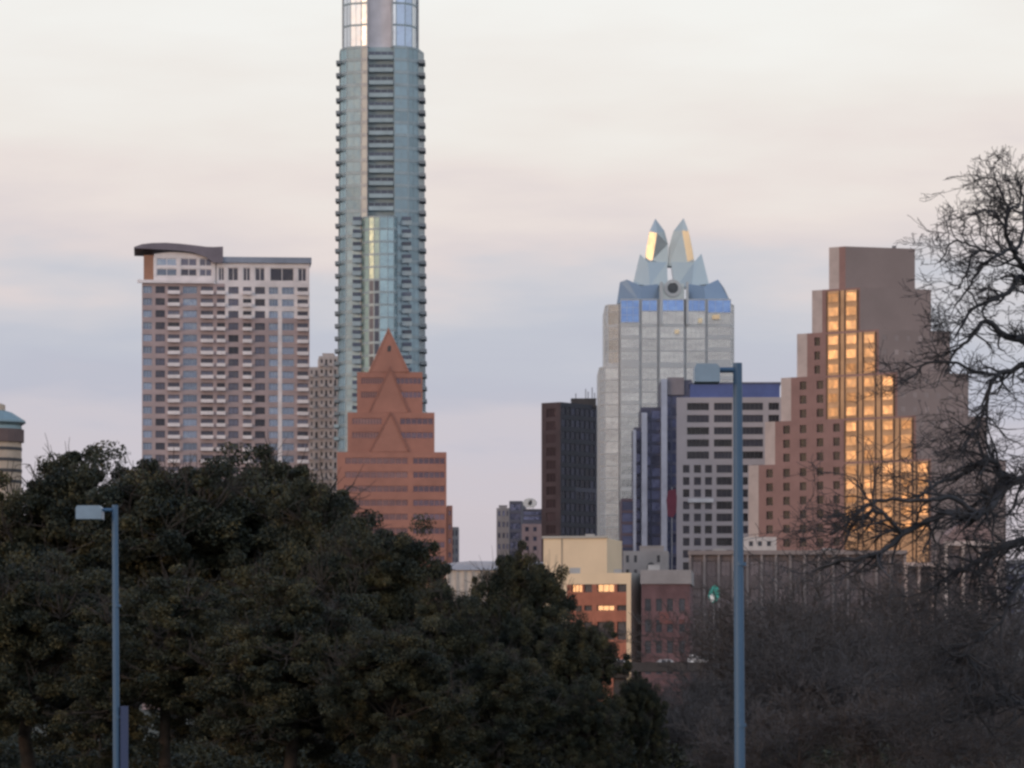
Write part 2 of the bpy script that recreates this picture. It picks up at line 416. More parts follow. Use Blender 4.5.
# ------------------------------------------------------------------ tallest glass tower
def glass_tower():
    Y = 1200.0
    gt = glass('teal_glass', (0.28, 0.40, 0.45), 0.65, 0.22, 0.14)
    gd = glass('slate_glass', (0.21, 0.295, 0.345), 0.6, 0.28, 0.14)
    gg = glass('pale_green_glass', (0.32, 0.42, 0.38), 0.5, 0.25, 0.08)
    gk = glass('deep_blue_glass', (0.06, 0.075, 0.11), 0.35); gfin = glass('rosy_fin_glass', (0.32, 0.36, 0.38), 0.35, 0.4, 0.06)
    gw = glass('bright_crown_glass', (0.62, 0.66, 0.72), 0.8, 0.18, 0.08)
    gb = glass('blue_crown_glass', (0.35, 0.44, 0.60), 0.8, 0.15, 0.1)
    mf_ = mat('teal_mullion', (0.30, 0.37, 0.40), 0.45, 0.3); ms = mat('tower_slab', (0.34, 0.43, 0.46), 0.6, 0.1); mpk = mat('pinkish_fin', (0.40, 0.41, 0.42), 0.5, 0.2)
    mcr = mat('crown_panel', (0.58, 0.56, 0.59), 0.4, 0.2)
    T = thing('glass_tower', (X_(381, Y), Y+12, 0), 'tallest tower, a slim rounded teal glass skyscraper with small balconies up both edges', 'building')
    zt = Z_(46, Y); pitch = 12.6/F*Y; xc = X_(381, Y)
    def warp(v):
        k = 1 + 0.045*min(1.0, max(0.0, (zt - v[2]) / (Z_(46, Y)-Z_(430, Y))))
        return (xc + (v[0]-xc)*k, v[1], v[2])
    def pt(px, d): return Vector((X_(px, Y), Y+d, 0))
    W = MB(); wl = Wins('window'); wl.warp = warp
    nfl = 40
    seg = [((337.5, 13), (339.5, 6), gt), ((339.5, 6), (346.5, 2.2), gt), ((346.5, 2.2), (361, 1.0), gd), ((361, 1.0), (367.5, 0.05), None), ((367.5, 2.2), (394, 2.2), gk),
           ((394, 0.4), (408, 1.4), gd), ((408, 1.4), (418, 4.4), gd), ((418, 4.4), (423, 13), gd)]
    zb = 0
    op = rows(zb, zt-0.5, pitch, pitch-0.75, nfl)
    for (a, b, gm) in seg:
        A, B = pt(*a), pt(*b); U = (B-A); w = U.length; U.normalize()
        gm2 = gm or gfin
        if gm is gk: vs = lines(rows(zb, zt-1.2, pitch, pitch*0.46, nfl), zt-zb)
        else: vs = lines(op, zt-zb)
        us = [0, 0.12, w-0.12, w]
        facade(W, wl, A+Vector((0,0,zb)), U, us, vs, oddcell((gm2, mf_ if gm else mpk, max(1, int(w/1.6)), 1, 0.1)), 0.15, (lambda i, j: 2 if gm is None else (1 if gm is gk else 0)))
    def wallq(a, b, mi=0):
        A, B = pt(*a), pt(*b); h = Vector((0,0,zt)); W.quad(A, B, B+h, A+h, mi)
    wallq((367.5, 0.05), (367.5, 2.2), 2); wallq((394, 2.2), (394, 0.4), 1)
    wallq((423, 13), (416, 26)); wallq((416, 26), (345, 26)); wallq((345, 26), (337.5, 13))
    W.poly([pt(*p)+Vector((0,0,zt)) for p in [(337.5,13),(339.5,6),(346.5,2.2),(361,1.0),(367.5,0.05),(367.5,2.2),(394,2.2),(394,0.4),(408,1.4),(418,4.4),(423,13),(416,26),(345,26)]], 1)
    W.build('wall', [mf_, ms, mpk], T, warp=warp)
    # bowed bay, lower front
    W = MB(); zb1 = Z_(217, Y); pl = [(362, 0.7), (365, -1.0), (369.5, -2.2), (374.5, -3.0), (380, -3.4), (388, -3.4), (394, -2.9), (396.5, -1.5), (397, 0.5)]
    zd = Z_(284, Y)
    wb = Wins('bay_window'); wb.warp = warp
    for k, (a, b) in enumerate(zip(pl, pl[1:])):
        A, B = pt(*a), pt(*b); U = (B-A); w = U.length; U.normalize()
        vs = lines(rows(0, zb1-0.4, pitch, pitch-0.5, 26), zb1)
        def cell(i, j, k=k):
            if not (i % 2 and j % 2): return None
            lowpart = vs[j] < zd-1.5
            if k in (2, 3) and lowpart: return (gk, mf_, 1, 1, 0.1)
            return (gg if k < 4 else gt, mf_, 1, 1, 0.06)
        facade(W, wb, A, U, [0, 0.06, w-0.06, w], vs, cell, 0.13)
    W.poly([pt(*p)+Vector((0,0,zb1)) for p in pl], 0)
    W.build('bay_frame', [mf_], T, warp=warp)
    wb.finish(T, 60); wl.finish(T, 100)
    # balconies
    cnt = 0; rest = MB(); m_edge = mat('edge_slab', (0.22, 0.25, 0.27), 0.6)
    def balc(px0, px1, d0, d1, z, mm=ms, up=1.05):
        nonlocal cnt
        mb = MB() if cnt < 100 else rest
        x0, x1 = X_(px0, Y), X_(px1, Y)
        mb.box(x0, x1, Y+d0, Y+d1, z-0.3, z)
        mb.box(x0, x1, Y+d0, Y+d0+0.1, z+0.001, z+up)
        e = x0 if px0 < 381 else x1-0.1
        mb.box(e, e+0.1, Y+d0+0.101, Y+d1, z+0.001, z+up)
        if mb is not rest: mb.build('balcony', [mm], T, warp=warp)
        cnt += 1
    for k in range(31):
        z = zt - 1.0 - (k+1)*pitch
        py = HOR - (z-CAMH)*F/Y
        balc(335.4, 340.0, 5.0, 11, z+0.6, m_edge, .65); balc(418.5, 424.6, 4.0, 11, z+0.6, m_edge, .65)
        if 50 < py < 214 : balc(369, 393, 0.3, 2.0, z+1.2, ms, 0.9)
        if py > 222:
            balc(353, 361.5, -0.5, 0.9, z+0.5, mf_); balc(401.5, 411, -0.4, 0.7, z+0.5, mf_)
    if rest.v: rest.build('balcony', [ms], T, warp=warp, kind='stuff')
    # dark glazing behind the lower balconies
    for xa, xb, d in ((353.3, 361.2, 1.2), (401.8, 410.6, 0.9)):
        for k in range(13, 31):
            z = zt - 1.0 - (k+1)*pitch
            mb = MB(); mb.box(X_(xa, Y), X_(xb, Y), Y+d-0.6, Y+d+1.5, z+1.75, z+2.75)
            mb.build('balcony_recess', [gk], T, warp=warp)
    # crown
    W = MB(); zc = Z_(-30, Y); pc = [(341.5, 11), (342.5, 6.5), (350, 3.6), (361, 2.6), (367, 1.7), (368, 4), (390.5, 4), (391, 2.1), (396, 2.1), (405, 3.0), (412, 5), (416, 8.5), (416.5, 12)]
    mi = [0, 0, 0, 2, 3, 3, 3, 4, 1, 1, 1, 0]
    wc = Wins('crown_glass'); wc.warp = warp
    cg = [gw, gw, gw, gw, mcr, mcr, mcr, gw, gb, gb, gw, gw]
    for k, (a, b) in enumerate(zip(pc, pc[1:])):
        A, B = pt(*a)+Vector((0,0,zt+0.003)), pt(*b)+Vector((0,0,zt+0.003)); U = (B-A); w = U.length; U.normalize(); h = zc-zt
        if cg[k] is mcr: W.quad(A, B, B+Vector((0,0,h)), A+Vector((0,0,h)), 1)
        else: facade(W, wc, A, U, [0, 0.05, w-0.05, w], [0, 0.4, 6.4, 6.8, 12.8, 13.2, h-0.4, h] if h > 15 else [0, .4, h-.4, h], oddcell((cg[k], mf_, max(1, int(w/1.5)), 1, 0.08)), 0.13)
    A, B = pt(416.5, 12), pt(341.5, 11)
    for a, b in ((pt(416.5, 12), pt(410, 24)), (pt(410, 24), pt(348, 24)), (pt(348, 24), pt(341.5, 11))):
        W.quad(a+Vector((0,0,zt+.003)), b+Vector((0,0,zt+.003)), b+Vector((0,0,zc)), a+Vector((0,0,zc)), 0)
    W.poly([pt(*p)+Vector((0,0,zc)) for p in pc+[(410,24),(348,24)]], 0)
    W.build('crown', [mf_, mcr], T, warp=warp); wc.finish(T, 60)
    for x0 in (340.8, 366.6, 391.2, 416.3):
        f = MB(); f.box(X_(x0, Y), X_(x0, Y)+0.5, Y+(0.9 if 350 < x0 < 400 else 9), Y+(2.4 if 350 < x0 < 400 else 12), zt+0.01, zc+2)
        f.build('crown_fin', [mpk], T)
glass_tower()

# ------------------------------------------------------------------ pink stepped building with stacked gables
def pink_gable():
    Y = 1050.0
    mp_ = mat('salmon_granite', (0.36, 0.165, 0.122), 0.75, scale=0.12, var=0.14)
    mg = mat('salmon_gable', (0.37, 0.172, 0.127), 0.7, scale=0.12, var=0.12)
    mtr = mat('dusky_trim', (.27, .125, .095), .8)
    gp = glass('plum_glass', (0.13, 0.09, 0.11), 0.5, 0.12, 0.25); gc = glass('warm_sky_glass', (0.17, 0.10, 0.10), 0.5, 0.2, 0.2)  # left ribbons: warm sky reflection put into the glass tint
    T = thing('office_building', (X_(390, Y), Y+15, 0), 'salmon pink stepped office building topped by stacked triangular gables in front of the tallest tower', 'building')
    U = ydir(-1.5); W = MB(); wl = Wins('ribbon_window')
    pitch = 14.0/F*Y; Bk = -U.cross(Vector((0,0,1)))
    tiers = [(337, 446.5, 452, 600, 0.0, (345, 408), (413, 445)), (347.5, 434.5, 412, 452, 1.6, (352, 382), (400, 433.5)), (357, 422.5, 371, 412, 3.2, (361, 384), (396, 421.5))]
    for n, (x0, x1, yt, yb, dd, lr, rr) in enumerate(tiers):
        Yt = Y + dd; A = Vector((X_(x0, Yt), Yt, 0)); w = solve_u(A, U, x1); z1 = Z_(yt, Y); z0 = 0 if n == 0 else Z_(yb, Y)+0.01
        us = pxops(A, U, w, [lr, rr])
        nr = 9 if n == 0 else 2
        vs = lines(rows(z0, z1-1.4, pitch, 1.7, nr), z1-z0)
        cell = lambda i, j: ((gc, mp_, 10, 1, 0.1) if i == 1 else (gp, mp_, 6, 1, 0.12)) if (i % 2 and j % 2) else None
        mass(W, wl, A, U, w, 30-dd*2, z0, z1, front=(us, vs, cell), right=(lines([(2, 28-dd*2)], 30-dd*2), vs, oddcell((gp, mp_, 8, 1))), recess=0.25, parapet=0.6)
    W.build('wall', [mp_], T); wl.finish(T)
    # annex at lower right
    W = MB(); wl = Wins('ribbon_window'); A = Vector((X_(446.7, Y), Y+3, 0)); w = solve_u(A, U, 452.5)
    zt = Z_(505, Y); mass(W, wl, A, U, w, 20, 0, zt, front=(lines([(0.3, w-0.3)], w), lines(rows(0, zt-1.2, pitch, 1.45, 5), zt), oddcell((gp, mp_, 1, 1))))
    W.build('annex', [mp_], T); wl.finish(T)
    # gables: solid triangular prisms running back, one above the other
    for n, (ax, ay, lx, rx, by, dd, dep) in enumerate([(388.5, 329, 368.3, 409.5, 370.8, 3.3, 20), (390, 366, 368.5, 409.5, 411.5, 3.2, .6), (390.5, 411, 369, 409.5, 451.3, 1.65, .6)]):
        Yg = Y+dd; b = MB()
        P = [Vector((X_(lx, Yg), Yg, Z_(by, Y))), Vector((X_(rx, Yg), Yg, Z_(by, Y))), Vector((X_(ax, Yg), Yg, Z_(ay - (1.5 if n == 0 else 0), Yg)))]
        b.prism(P, (0, dep, 0))
        # raised edge trim
        trim = MB()
        for q in (0, 1):
            a, c = P[q], P[2]; d = (c-a)
            sgn = 1 if q == 0 else -1
            trim.prism([a+Vector((0,-0.15,0)), a+Vector((sgn*0.45,-0.15,0)), c+Vector((0,-0.15,-0.9)), c+Vector((0,-0.15,0))] if q == 0 else [a+Vector((0,-0.152,0)), c+Vector((0,-0.152,0)), c+Vector((0,-0.152,-0.9)), a+Vector((-0.45,-0.152,0))], (0, 0.15, 0))
        o = b.build('gable', [mg], T)
        tr = trim.build('edge_trim', [mtr if n else mg], T); tr.parent = o; tr.matrix_parent_inverse = Matrix.Identity(4)
        if n == 0:
            k = MB(); k.prism([px2(387.4, 351.5, Yg)+Vector((0,-0.05,0)), px2(390.6, 351.5, Yg)+Vector((0,-0.05,0)), px2(391.2, 347, Yg)+Vector((0,-0.05,0)), px2(390, 345.5, Yg)+Vector((0,-0.05,0)), px2(387.8, 346.4, Yg)+Vector((0,-0.05,0))], (0, 0.3, 0))
            kk = k.build('opening', [m_black], T); kk.parent = o; kk.matrix_parent_inverse = Matrix.Identity(4)
pink_gable()

def simple_block(Tname, label, x0, x1, yt, Y, dep, deg, mw, gm, fr, cols, pitch_px, h, nrow, top=1.0, right=None, left=None, roofs=(), nx=1, group=None, cat='building', wname='window', deg_px=None, recess=0.3, xr=None, mroof=None):
    T = thing(Tname, (X_((x0+x1)/2, Y), Y+dep/2, 0), label, cat, group)
    U = ydir(deg); A = Vector((X_(x0, Y), Y, 0)); w = solve_u(A, U, x1); zt = Z_(yt, Y); W = MB(); wl = Wins(wname)
    vs = lines(rows(0, zt-top, pitch_px/F*Y, h, nrow), zt)
    fr_ = (pxops(A, U, w, cols), vs, oddcell((gm, fr, nx, 1))) if cols else None
    if xr is not None:   # depth chosen so that the right side reaches pixel column xr
        C = A+U*w; B = -U.cross(Vector((0,0,1))); dep = solve_u(C, B, xr)
    sd_ = lambda s: (lines(s, dep), vs, oddcell((gm, fr, nx, 1))) if s else None
    mass(W, wl, A, U, w, dep, 0, zt, front=fr_, right=sd_(right), left=sd_(left), recess=recess)
    W.build('wall', [mw], T); wl.finish(T)
    if roofs: rooftop(T, 'roof_house', [(X_(a, Y), X_(b, Y), Y+d0, Y+d1, zt-0.85, Z_(y, Y)) for a, b, y, d0, d1 in roofs], mroof or mw)
    return T, A, U, w, dep, zt

# ------------------------------------------------------------------ folded-crown tower
def crown_tower():
    Y = 1300.0
    ms = mat('silver_panel', (0.56, 0.56, 0.55), 0.5, 0.0, scale=0.3, var=0.06); md = mat('grey_groove', (0.42, 0.43, 0.44), 0.5)
    gs = glass('silver_glass', (0.45, 0.46, 0.455), 0.75, 0.25, 0.10); gbl = glass('sky_blue_glass', (0.20, 0.32, 0.58), 0.7, 0.12, 0.12)
    gsl = glass('slate_crown_glass', (0.27, 0.33, 0.40), 0.45, 0.25, 0.15); gcr = glass('pale_crown_glass', (0.47, 0.52, 0.52), 0.45, 0.3, 0.1)
    ggl = glass('sunset_gold_glass', (0.78, 0.70, 0.52), 0.95, 0.32, 0.05)  # gold of the reflected sunset is put into this tint
    gdk = glass('dark_band_glass', (0.2, 0.21, 0.22), 0.6)
    T = thing('office_tower', (X_(670, Y), Y+20, 0), 'silver glass office tower crowned by two pointed folded spires above a blue band', 'building')
    W = MB(); wl = Wins('glass_panel'); pitch = 12.3/F*Y
    zt = Z_(325, Y); zs = Z_(366, Y)
    def pt(px, d): return Vector((X_(px, Y), Y+d, 0))
    # lower shaft, a little wider
    plan = [((599.5, 6), (605, 1.5)), ((605, 1.5), (619, 0.8)), ((620.5, 0.0), (639.5, 0.0)), ((641.5, 0), (657.5, 0)), ((659.5, -0.6), (684, -0.6)), ((686, 0), (705.5, 0)), ((707.5, 0), (735, 0.0)), ((735, 0), (740.5, 5))]
    def ring(plan, z0, z1, skip=0):
        for k, (a, b) in enumerate(plan):
            A, B = pt(*a)+Vector((0,0,z0)), pt(*b)+Vector((0,0,z0)); U = B-A; w = U.length; U.normalize()
            dark = (k in (2, 6))
            vs = lines(rows(z0, z1-0.6, pitch, pitch-(1.2 if dark else 0.3), 14 if z0 < 1 else 5), z1-z0)
            def cell(i, j):
                if not (i % 2 and j % 2): return None
                return (gs, ms, max(1, int(w/1.5)), 2, 0.08)
            facade(W, wl, A, U, [0, .15, w-.15, w], vs, cell, 0.15)
            if k+1 < len(plan):
                C = pt(*plan[k+1][0])+Vector((0,0,z0))
                if (C-B).length > 0.2:
                    d = Vector((0,.35,0)); h = Vector((0,0,z1-z0))
                    W.quad(B, B+d, B+d+h, B+h, 1); W.quad(B+d, C+d, C+d+h, B+d+h, 1); W.quad(C+d, C, C+h, C+d+h, 1)
        a, b = pt(*plan[0][0]), pt(*plan[-1][1]); bk = Vector((0,34,0))
        for p, q in ((b, b+bk), (b+bk, a+bk), (a+bk, a)):
            W.quad(p+Vector((0,0,z0)), q+Vector((0,0,z0)), q+Vector((0,0,z1)), p+Vector((0,0,z1)), 0)
        W.poly([p+Vector((0,0,z1)) for e in plan for p in (pt(*e[0]), pt(*e[1]))] + [b+bk+Vector((0,0,z1)), a+bk+Vector((0,0,z1))], 0)
    ring(plan, 0, zs)
    plan2 = [((605.5, 6), (608, 2.5)), ((608, 2.5), (619, 1.4))] + plan[2:6] + [((707.5, 0), (731, 0.0)), ((731, 0), (735, 5))]
    ring(plan2, zs+0.003, zt)
    W.build('shaft', [ms, md], T); wl.finish(T)
    # blue band storeys
    W = MB(); wl = Wins('blue_glass'); zb = Z_(299, Y)
    for k, (a, b) in enumerate(plan2):
        A, B = pt(*a), pt(*b); U = B-A; w = U.length; U.normalize()
        z0 = zt+0.006; z1 = zb + (0 if k not in (0, 1, 7) else -1.5); hh = z1-z0
        sp = {2: .8, 6: 3.9}.get(k, 4.4)
        def cell(i, j, k=k, w=w):
            if i != 1 or j not in (1, 3): return None
            return (gbl if (j == 3 and k not in (0, 1, 7)) else gs, ms, max(1, int(w/2)), 1 if k != 2 else 3, 0.08)
        facade(W, wl, A+Vector((0,0,z0)), U, [0, .1, w-.1, w], [0, .25, sp-.1, sp, hh-0.3, hh], cell, 0.15)
        h = Vector((0,0,z1))
        if k+1 < len(plan2):
            C = pt(*plan2[k+1][0])
            if (C-B).length > 0.2:
                d = Vector((0,.35,0)); zz = Vector((0,0,z0))
                W.quad(B+zz, B+d+zz, B+d+h, B+h, 1); W.quad(B+d+zz, C+d+zz, C+d+h, B+d+h, 1); W.quad(C+d+zz, C+zz, C+h, C+d+h, 1)
    a, b = pt(*plan2[0][0]), pt(*plan2[-1][1]); bk = Vector((0,34,0)); z0 = Vector((0,0,zt+0.006)); z1 = Vector((0,0,zb-1.5))
    for p, q in ((b, b+bk), (b+bk, a+bk), (a+bk, a)): W.quad(p+z0, q+z0, q+z1, p+z1, 0)
    W.poly([p+z1 for e in plan2 for p in (pt(e[0][0], max(0.0, e[0][1])+1.3), pt(e[1][0], max(0.0, e[1][1])+1.3))] + [b+bk+z1, a+bk+z1], 0)
    W.build('band_frame', [ms, md], T); wl.finish(T)
    # folded crown: faceted solids given by front outlines with a ridge pushed forward
    def fold(name, outline, ridge, dep, mats, rdep):
        """outline: px list left side bottom->top->right side bottom ; ridge: px points the facets meet at, rdep: how far forward it stands"""
        P = [Vector((X_(a, Y), Y+d, Z_(b, Y))) for a, b, d in outline]; Rg = [Vector((X_(a, Y), Y+d, Z_(b, Y))) for a, b, d in ridge]
        b = MB(); return P, Rg, b
    V = lambda a, b_, d: Vector((X_(a, Y+d), Y+d, Z_(b_, Y+d)))
    def facet_part(name, tris, mats, back):
        """tris: list of (points, material index); back: outline points closed behind"""
        b = MB()
        for pts, mi in tris: b.poly([V(*p) for p in pts], mi)
        bp = [V(x, y, d) for x, y, d in back]; dv = Vector((0, 6, 0))
        n = len(bp)
        b.poly([p+dv for p in reversed(bp)], 0)
        for i in range(n):
            j = (i+1) % n
            b.quad(bp[j], bp[i], bp[i]+dv, bp[j]+dv, 0)
        return b.build(name, mats, T)
    # lower slate tier (left, right), y 280-302
    facet_part('crown_tier', [([(617, 303, 5), (640, 303, 2), (641, 286, 4), (627, 279.5, 6), (620, 282, 7)], 0), ([(640, 303, 2), (660, 303, 3), (658, 284, 5), (641, 286, 4)], 1)], [gsl, gsl], [(617, 303, 5), (640, 303, 2), (660, 303, 3), (658, 284, 5), (641, 286, 4), (627, 279.5, 6), (620, 282, 7)])
    facet_part('crown_tier', [([(686, 303, 3), (706, 303, 2), (704, 286, 4), (688, 284, 5)], 1), ([(706, 303, 2), (731, 303, 5), (724, 288, 6), (718, 279.5, 7), (704, 286, 4)], 0)], [gsl, gsl], [(686, 303, 3), (706, 303, 2), (731, 303, 5), (724, 288, 6), (718, 279.5, 7), (704, 286, 4), (688, 284, 5)])
    # middle tier: pale shoulders
    facet_part('crown_shoulder', [([(633, 284, 9), (650, 286, 6), (648, 262, 9), (640, 254, 11)], 0), ([(650, 286, 6), (668, 289, 8), (667, 262, 10), (648, 262, 9)], 0)], [gcr], [(633, 284, 9), (650, 286, 6), (668, 289, 8), (667, 262, 10), (648, 262, 9), (640, 254, 11)])
    facet_part('crown_shoulder', [([(675, 289, 8), (692, 286, 6), (694, 262, 9), (671, 262, 10)], 0), ([(692, 286, 6), (709, 284, 9), (701.5, 253.5, 11), (694, 262, 9)], 0)], [gcr], [(675, 289, 8), (692, 286, 6), (709, 284, 9), (701.5, 253.5, 11), (694, 262, 9), (671, 262, 10)])
    # spires; one facet of each is tinted gold for the reflected sunset
    dl = lambda x: 10 + .40*(657-x)*.317
    dr = lambda x: 10 + .40*(694.5-x)*.317
    facet_part('spire', [([(645.5, 259, dl(645.5)), (652.5, 260, dl(652.5)), (657, 233, dl(657)), (649.5, 231.5, dl(649.5)), (646, 252, dl(646))], 1), ([(649.5, 231.5, dl(649.5)), (657, 233, dl(657)), (655.3, 218.5, 12.5)], 0),
                         ([(652.5, 260, dl(652.5)), (645.5, 259, dl(645.5)), (645.5, 266, 11.5), (668.3, 266, 11.5)], 0), ([(652.5, 260, dl(652.5)), (668.3, 266, 11.5), (668, 244, 12.2), (657, 233, 10.0)], 0), ([(657, 233, 10.0), (668, 244, 12.2), (664.5, 231, 12.4), (655.3, 218.5, 12.5)], 0)],
               [gcr, ggl], [(645.5, 266, 11.5), (668.3, 266, 11.5), (668, 244, 12.2), (664.5, 231, 12.4), (655.3, 218.5, 12.5), (649.5, 231.5, dl(649.5)), (646, 252, dl(646)), (645.5, 259, dl(645.5))])
    facet_part('spire', [([(687.5, 262, dr(687.5)), (693.8, 259, 10.1), (692.5, 250, 10.2), (688.6, 231, dr(688.6)), (682, 230.5, dr(682))], 1), ([(682, 230.5, dr(682)), (688.6, 231, dr(688.6)), (683.6, 218, 12.5)], 0),
                         ([(668.6, 266, 11.5), (695.3, 266, 10.1), (693.8, 259, 10.1), (687.5, 262, dr(687.5))], 0), ([(668.6, 266, 11.5), (687.5, 262, dr(687.5)), (682, 230.5, dr(682)), (669.3, 246, 12.3)], 0), ([(682, 230.5, dr(682)), (683.6, 218, 12.5), (673.5, 231, 12.4), (669.3, 246, 12.3)], 0)],
               [gcr, ggl], [(668.6, 266, 11.5), (695.3, 266, 10.1), (693.8, 259, 10.1), (692.5, 250, 10.2), (688.6, 231, dr(688.6)), (683.6, 218, 12.5), (673.5, 231, 12.4), (669.3, 246, 12.3)])
    # centre bay with ring
    b = MB(); b.box(X_(659.5, Y), X_(684.5, Y), Y+1.2, Y+20, zb-3, Z_(283, Y)); b.build('crown_core', [gcr], T)
    b = MB()
    for xx in (660.2, 686): b.box(X_(xx, Y), X_(xx, Y)+0.8, Y-0.9, Y+1.1, zt+0.1, Z_(282, Y))
    b.build('pier', [ms], T)
    c = V(672.8, 288, 0.4); b = MB(); n = 24
    for i in range(n):
        a0, a1 = 2*math.pi*i/n, 2*math.pi*(i+1)/n
        def q(a, r, d): return c + Vector((math.cos(a)*r, d, math.sin(a)*r))
        ro, ri = 2.75, 1.75
        b.quad(q(a0, ri, 0), q(a0, ro, 0), q(a1, ro, 0), q(a1, ri, 0)); b.quad(q(a0, ro, 0), q(a0, ro, .79), q(a1, ro, .79), q(a1, ro, 0)); b.quad(q(a0, ri, .6), q(a0, ri, 0), q(a1, ri, 0), q(a1, ri, .6))
    rg = b.build('ring', [ms], T)
    b = MB(); b.poly([c + Vector((math.cos(2*math.pi*i/8+.39)*1.74, 0.45, math.sin(2*math.pi*i/8+.39)*1.74)) for i in range(8)])
    b.prism([c + Vector((math.cos(2*math.pi*i/8+.39)*0.9, 0.2, math.sin(2*math.pi*i/8+.39)*0.9)) for i in range(8)], (0, 0.2, 0))
    b.build('ring_disc', [mat('disc_grey', (0.10, 0.11, 0.12), .5)], T)
    # added panes, tilted and tinted gold to stand in for sunset glints
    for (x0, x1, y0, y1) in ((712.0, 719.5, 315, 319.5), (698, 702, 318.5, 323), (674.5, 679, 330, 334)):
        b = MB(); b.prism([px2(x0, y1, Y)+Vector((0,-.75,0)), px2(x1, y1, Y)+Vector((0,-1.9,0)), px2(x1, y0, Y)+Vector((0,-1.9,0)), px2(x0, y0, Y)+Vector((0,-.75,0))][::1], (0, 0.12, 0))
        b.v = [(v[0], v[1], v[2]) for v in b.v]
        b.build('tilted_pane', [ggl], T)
crown_tower()

# ------------------------------------------------------------------ dark tower
def dark_tower():
    mb_ = mat('brown_stone', (0.13, 0.082, 0.078), 0.8, scale=0.1, var=0.2); mdk = mat('blue_black_panel', (0.035, 0.038, 0.055), 0.6)
    gd = glass('blue_black_glass', (0.022, 0.027, 0.05), 0.3, 0.12, 0.5)
    Y = 1360.0; T = thing('office_tower', (X_(570, Y), Y+12, 0), 'nearly black office tower with a brown left side left of the silver crowned tower', 'building')
    U = ydir(38); C = Vector((X_(560.5, Y), Y, 0)); Bk = -U.cross(Vector((0,0,1)))
    w = -solve_u(C, U, 541.5); A = C - U*w; dep = solve_u(C, Bk, 600.5); zt = Z_(402, Y); W = MB(); wl = Wins()
    vs = lines(rows(0, zt-2.0, 13.0/F*Y, 2.9, 12), zt); vs2 = lines(rows(0, zt-1.5, 12.0/F*Y, 2.6, 13), zt)
    mass(W, wl, A, U, w, dep, 0, zt, front=(lines([(w*.25, w*.75)], w), vs, oddcell((glass('brown_glass', (0.14, .09, .09), .4), mb_, 3, 1)), lambda i, j: 0),
         right=(lines([(dep*(.03+.12*k), dep*(.13+.12*k)) for k in range(8)], dep), vs2, oddcell((gd, mdk, 1, 1)), lambda i, j: (2 if abs(vs2[j]-(Z_(493, Y))) < 2.2 and i > 5 else 1)), recess=0.25)
    W.build('wall', [mb_, mdk, mat('blue_grey_band', (0.10, .10, .13), .7)], T); wl.finish(T)
    rooftop(T, 'roof_house', [(X_(572, Y), X_(597, Y), Y+14, Y+24, zt-0.8, Z_(396, Y))], mat('brown_roof_house', (0.10, 0.085, 0.08), .8))
    b = MB()
    for x, h in ((576, 2.0), (586, 3.5), (588.5, 2.6), (592.5, 4.0), (595, 2.2)): b.box(X_(x, Y), X_(x, Y)+0.35, Y+15, Y+15.35, Z_(396, Y)+0.26, Z_(396, Y)+h)
    b.build('roof_antennas', [m_steel], T)
dark_tower()

# ------------------------------------------------------------------ small far towers
gdk2 = glass('navy_glass', (0.09, 0.10, 0.16), 0.5)
mgr = mat('mid_grey_wall', (0.27, 0.26, 0.27), .8); mdb = mat('dark_blue_wall', (0.09, 0.095, 0.13), .7); mpi = mat('dusty_pink_wall', (0.30, 0.23, 0.24), .8)
simple_block('office_building', 'small grey stepped office building left of the dark tower, behind the trees', 496.5, 509, 508, 1500, 16, 6, mgr, gdk2, mgr, [(498, 500.5), (502.5, 505), (506.5, 508.4)], 11, 2.0, 8, roofs=[(499, 507, 505.5, 3, 10)])
simple_block('office_building', 'small navy banded office building beside the white rooftop emblem', 509.3, 521.5, 501, 1480, 16, 6, mdb, gdk2, mdb, [(510, 520.6)], 9.5, 2.4, 9, nx=4, wname='ribbon_window')
T_, A_, U_, w_, d_, zt_ = simple_block('office_building', 'short dusty pink building under the white rooftop emblem, left of the dark tower', 521.8, 543, 524, 1440, 16, 4, mpi, gdk2, mpi, [(525, 529), (533, 537)], 9.5, 1.7, 6)
b = MB(); Yb = 1443; b.box(X_(522.5, Yb), X_(542, Yb), Yb, Yb+12, zt_-0.85, Z_(509, Yb)); b.build('upper_storey', [mdb], T_)
for z in (512.5, 517.5):
    b = MB(); b.box(X_(523.5, Yb), X_(541, Yb), Yb-0.1, Yb-0.005, Z_(z+2.4, Yb), Z_(z-0.9, Yb)); b.build('ribbon_window', [gdk2], T_)
# emblem : white rounded shell with a dark curved figure on it
E = thing('rooftop_emblem', (X_(530, 1442), 1443, Z_(509, 1442)), 'round white rooftop emblem with a dark curved mark, on the small pink and navy building', 'sign')
b = MB(); ce = px2(530, 503, 1442); n = 20
b.prism([ce + Vector((math.cos(2*math.pi*i/n)*2.5, 0, math.sin(2*math.pi*i/n)*1.75)) for i in range(n)], (0, 1.0, 0)); b.build('disc', [mat('sign_white', (.72, .72, .70), .6, var=.03)], E)
b = MB(); b.prism([ce + Vector((x, -.06, z)) for x, z in ((-.7, -.5), (.1, -.9), (.7, -.2), (.6, .9), (.1, 1.1), (-.5, .4))], (0, .05, 0)); b.build('mark', [m_black], E)
b = MB()
for dx in (-1.2, 1.2): b.box(ce.x+dx-.1, ce.x+dx+.1, 1442.3, 1442.6, Z_(509, 1443), ce.z-1.2)
b.build('post', [m_steel], E)

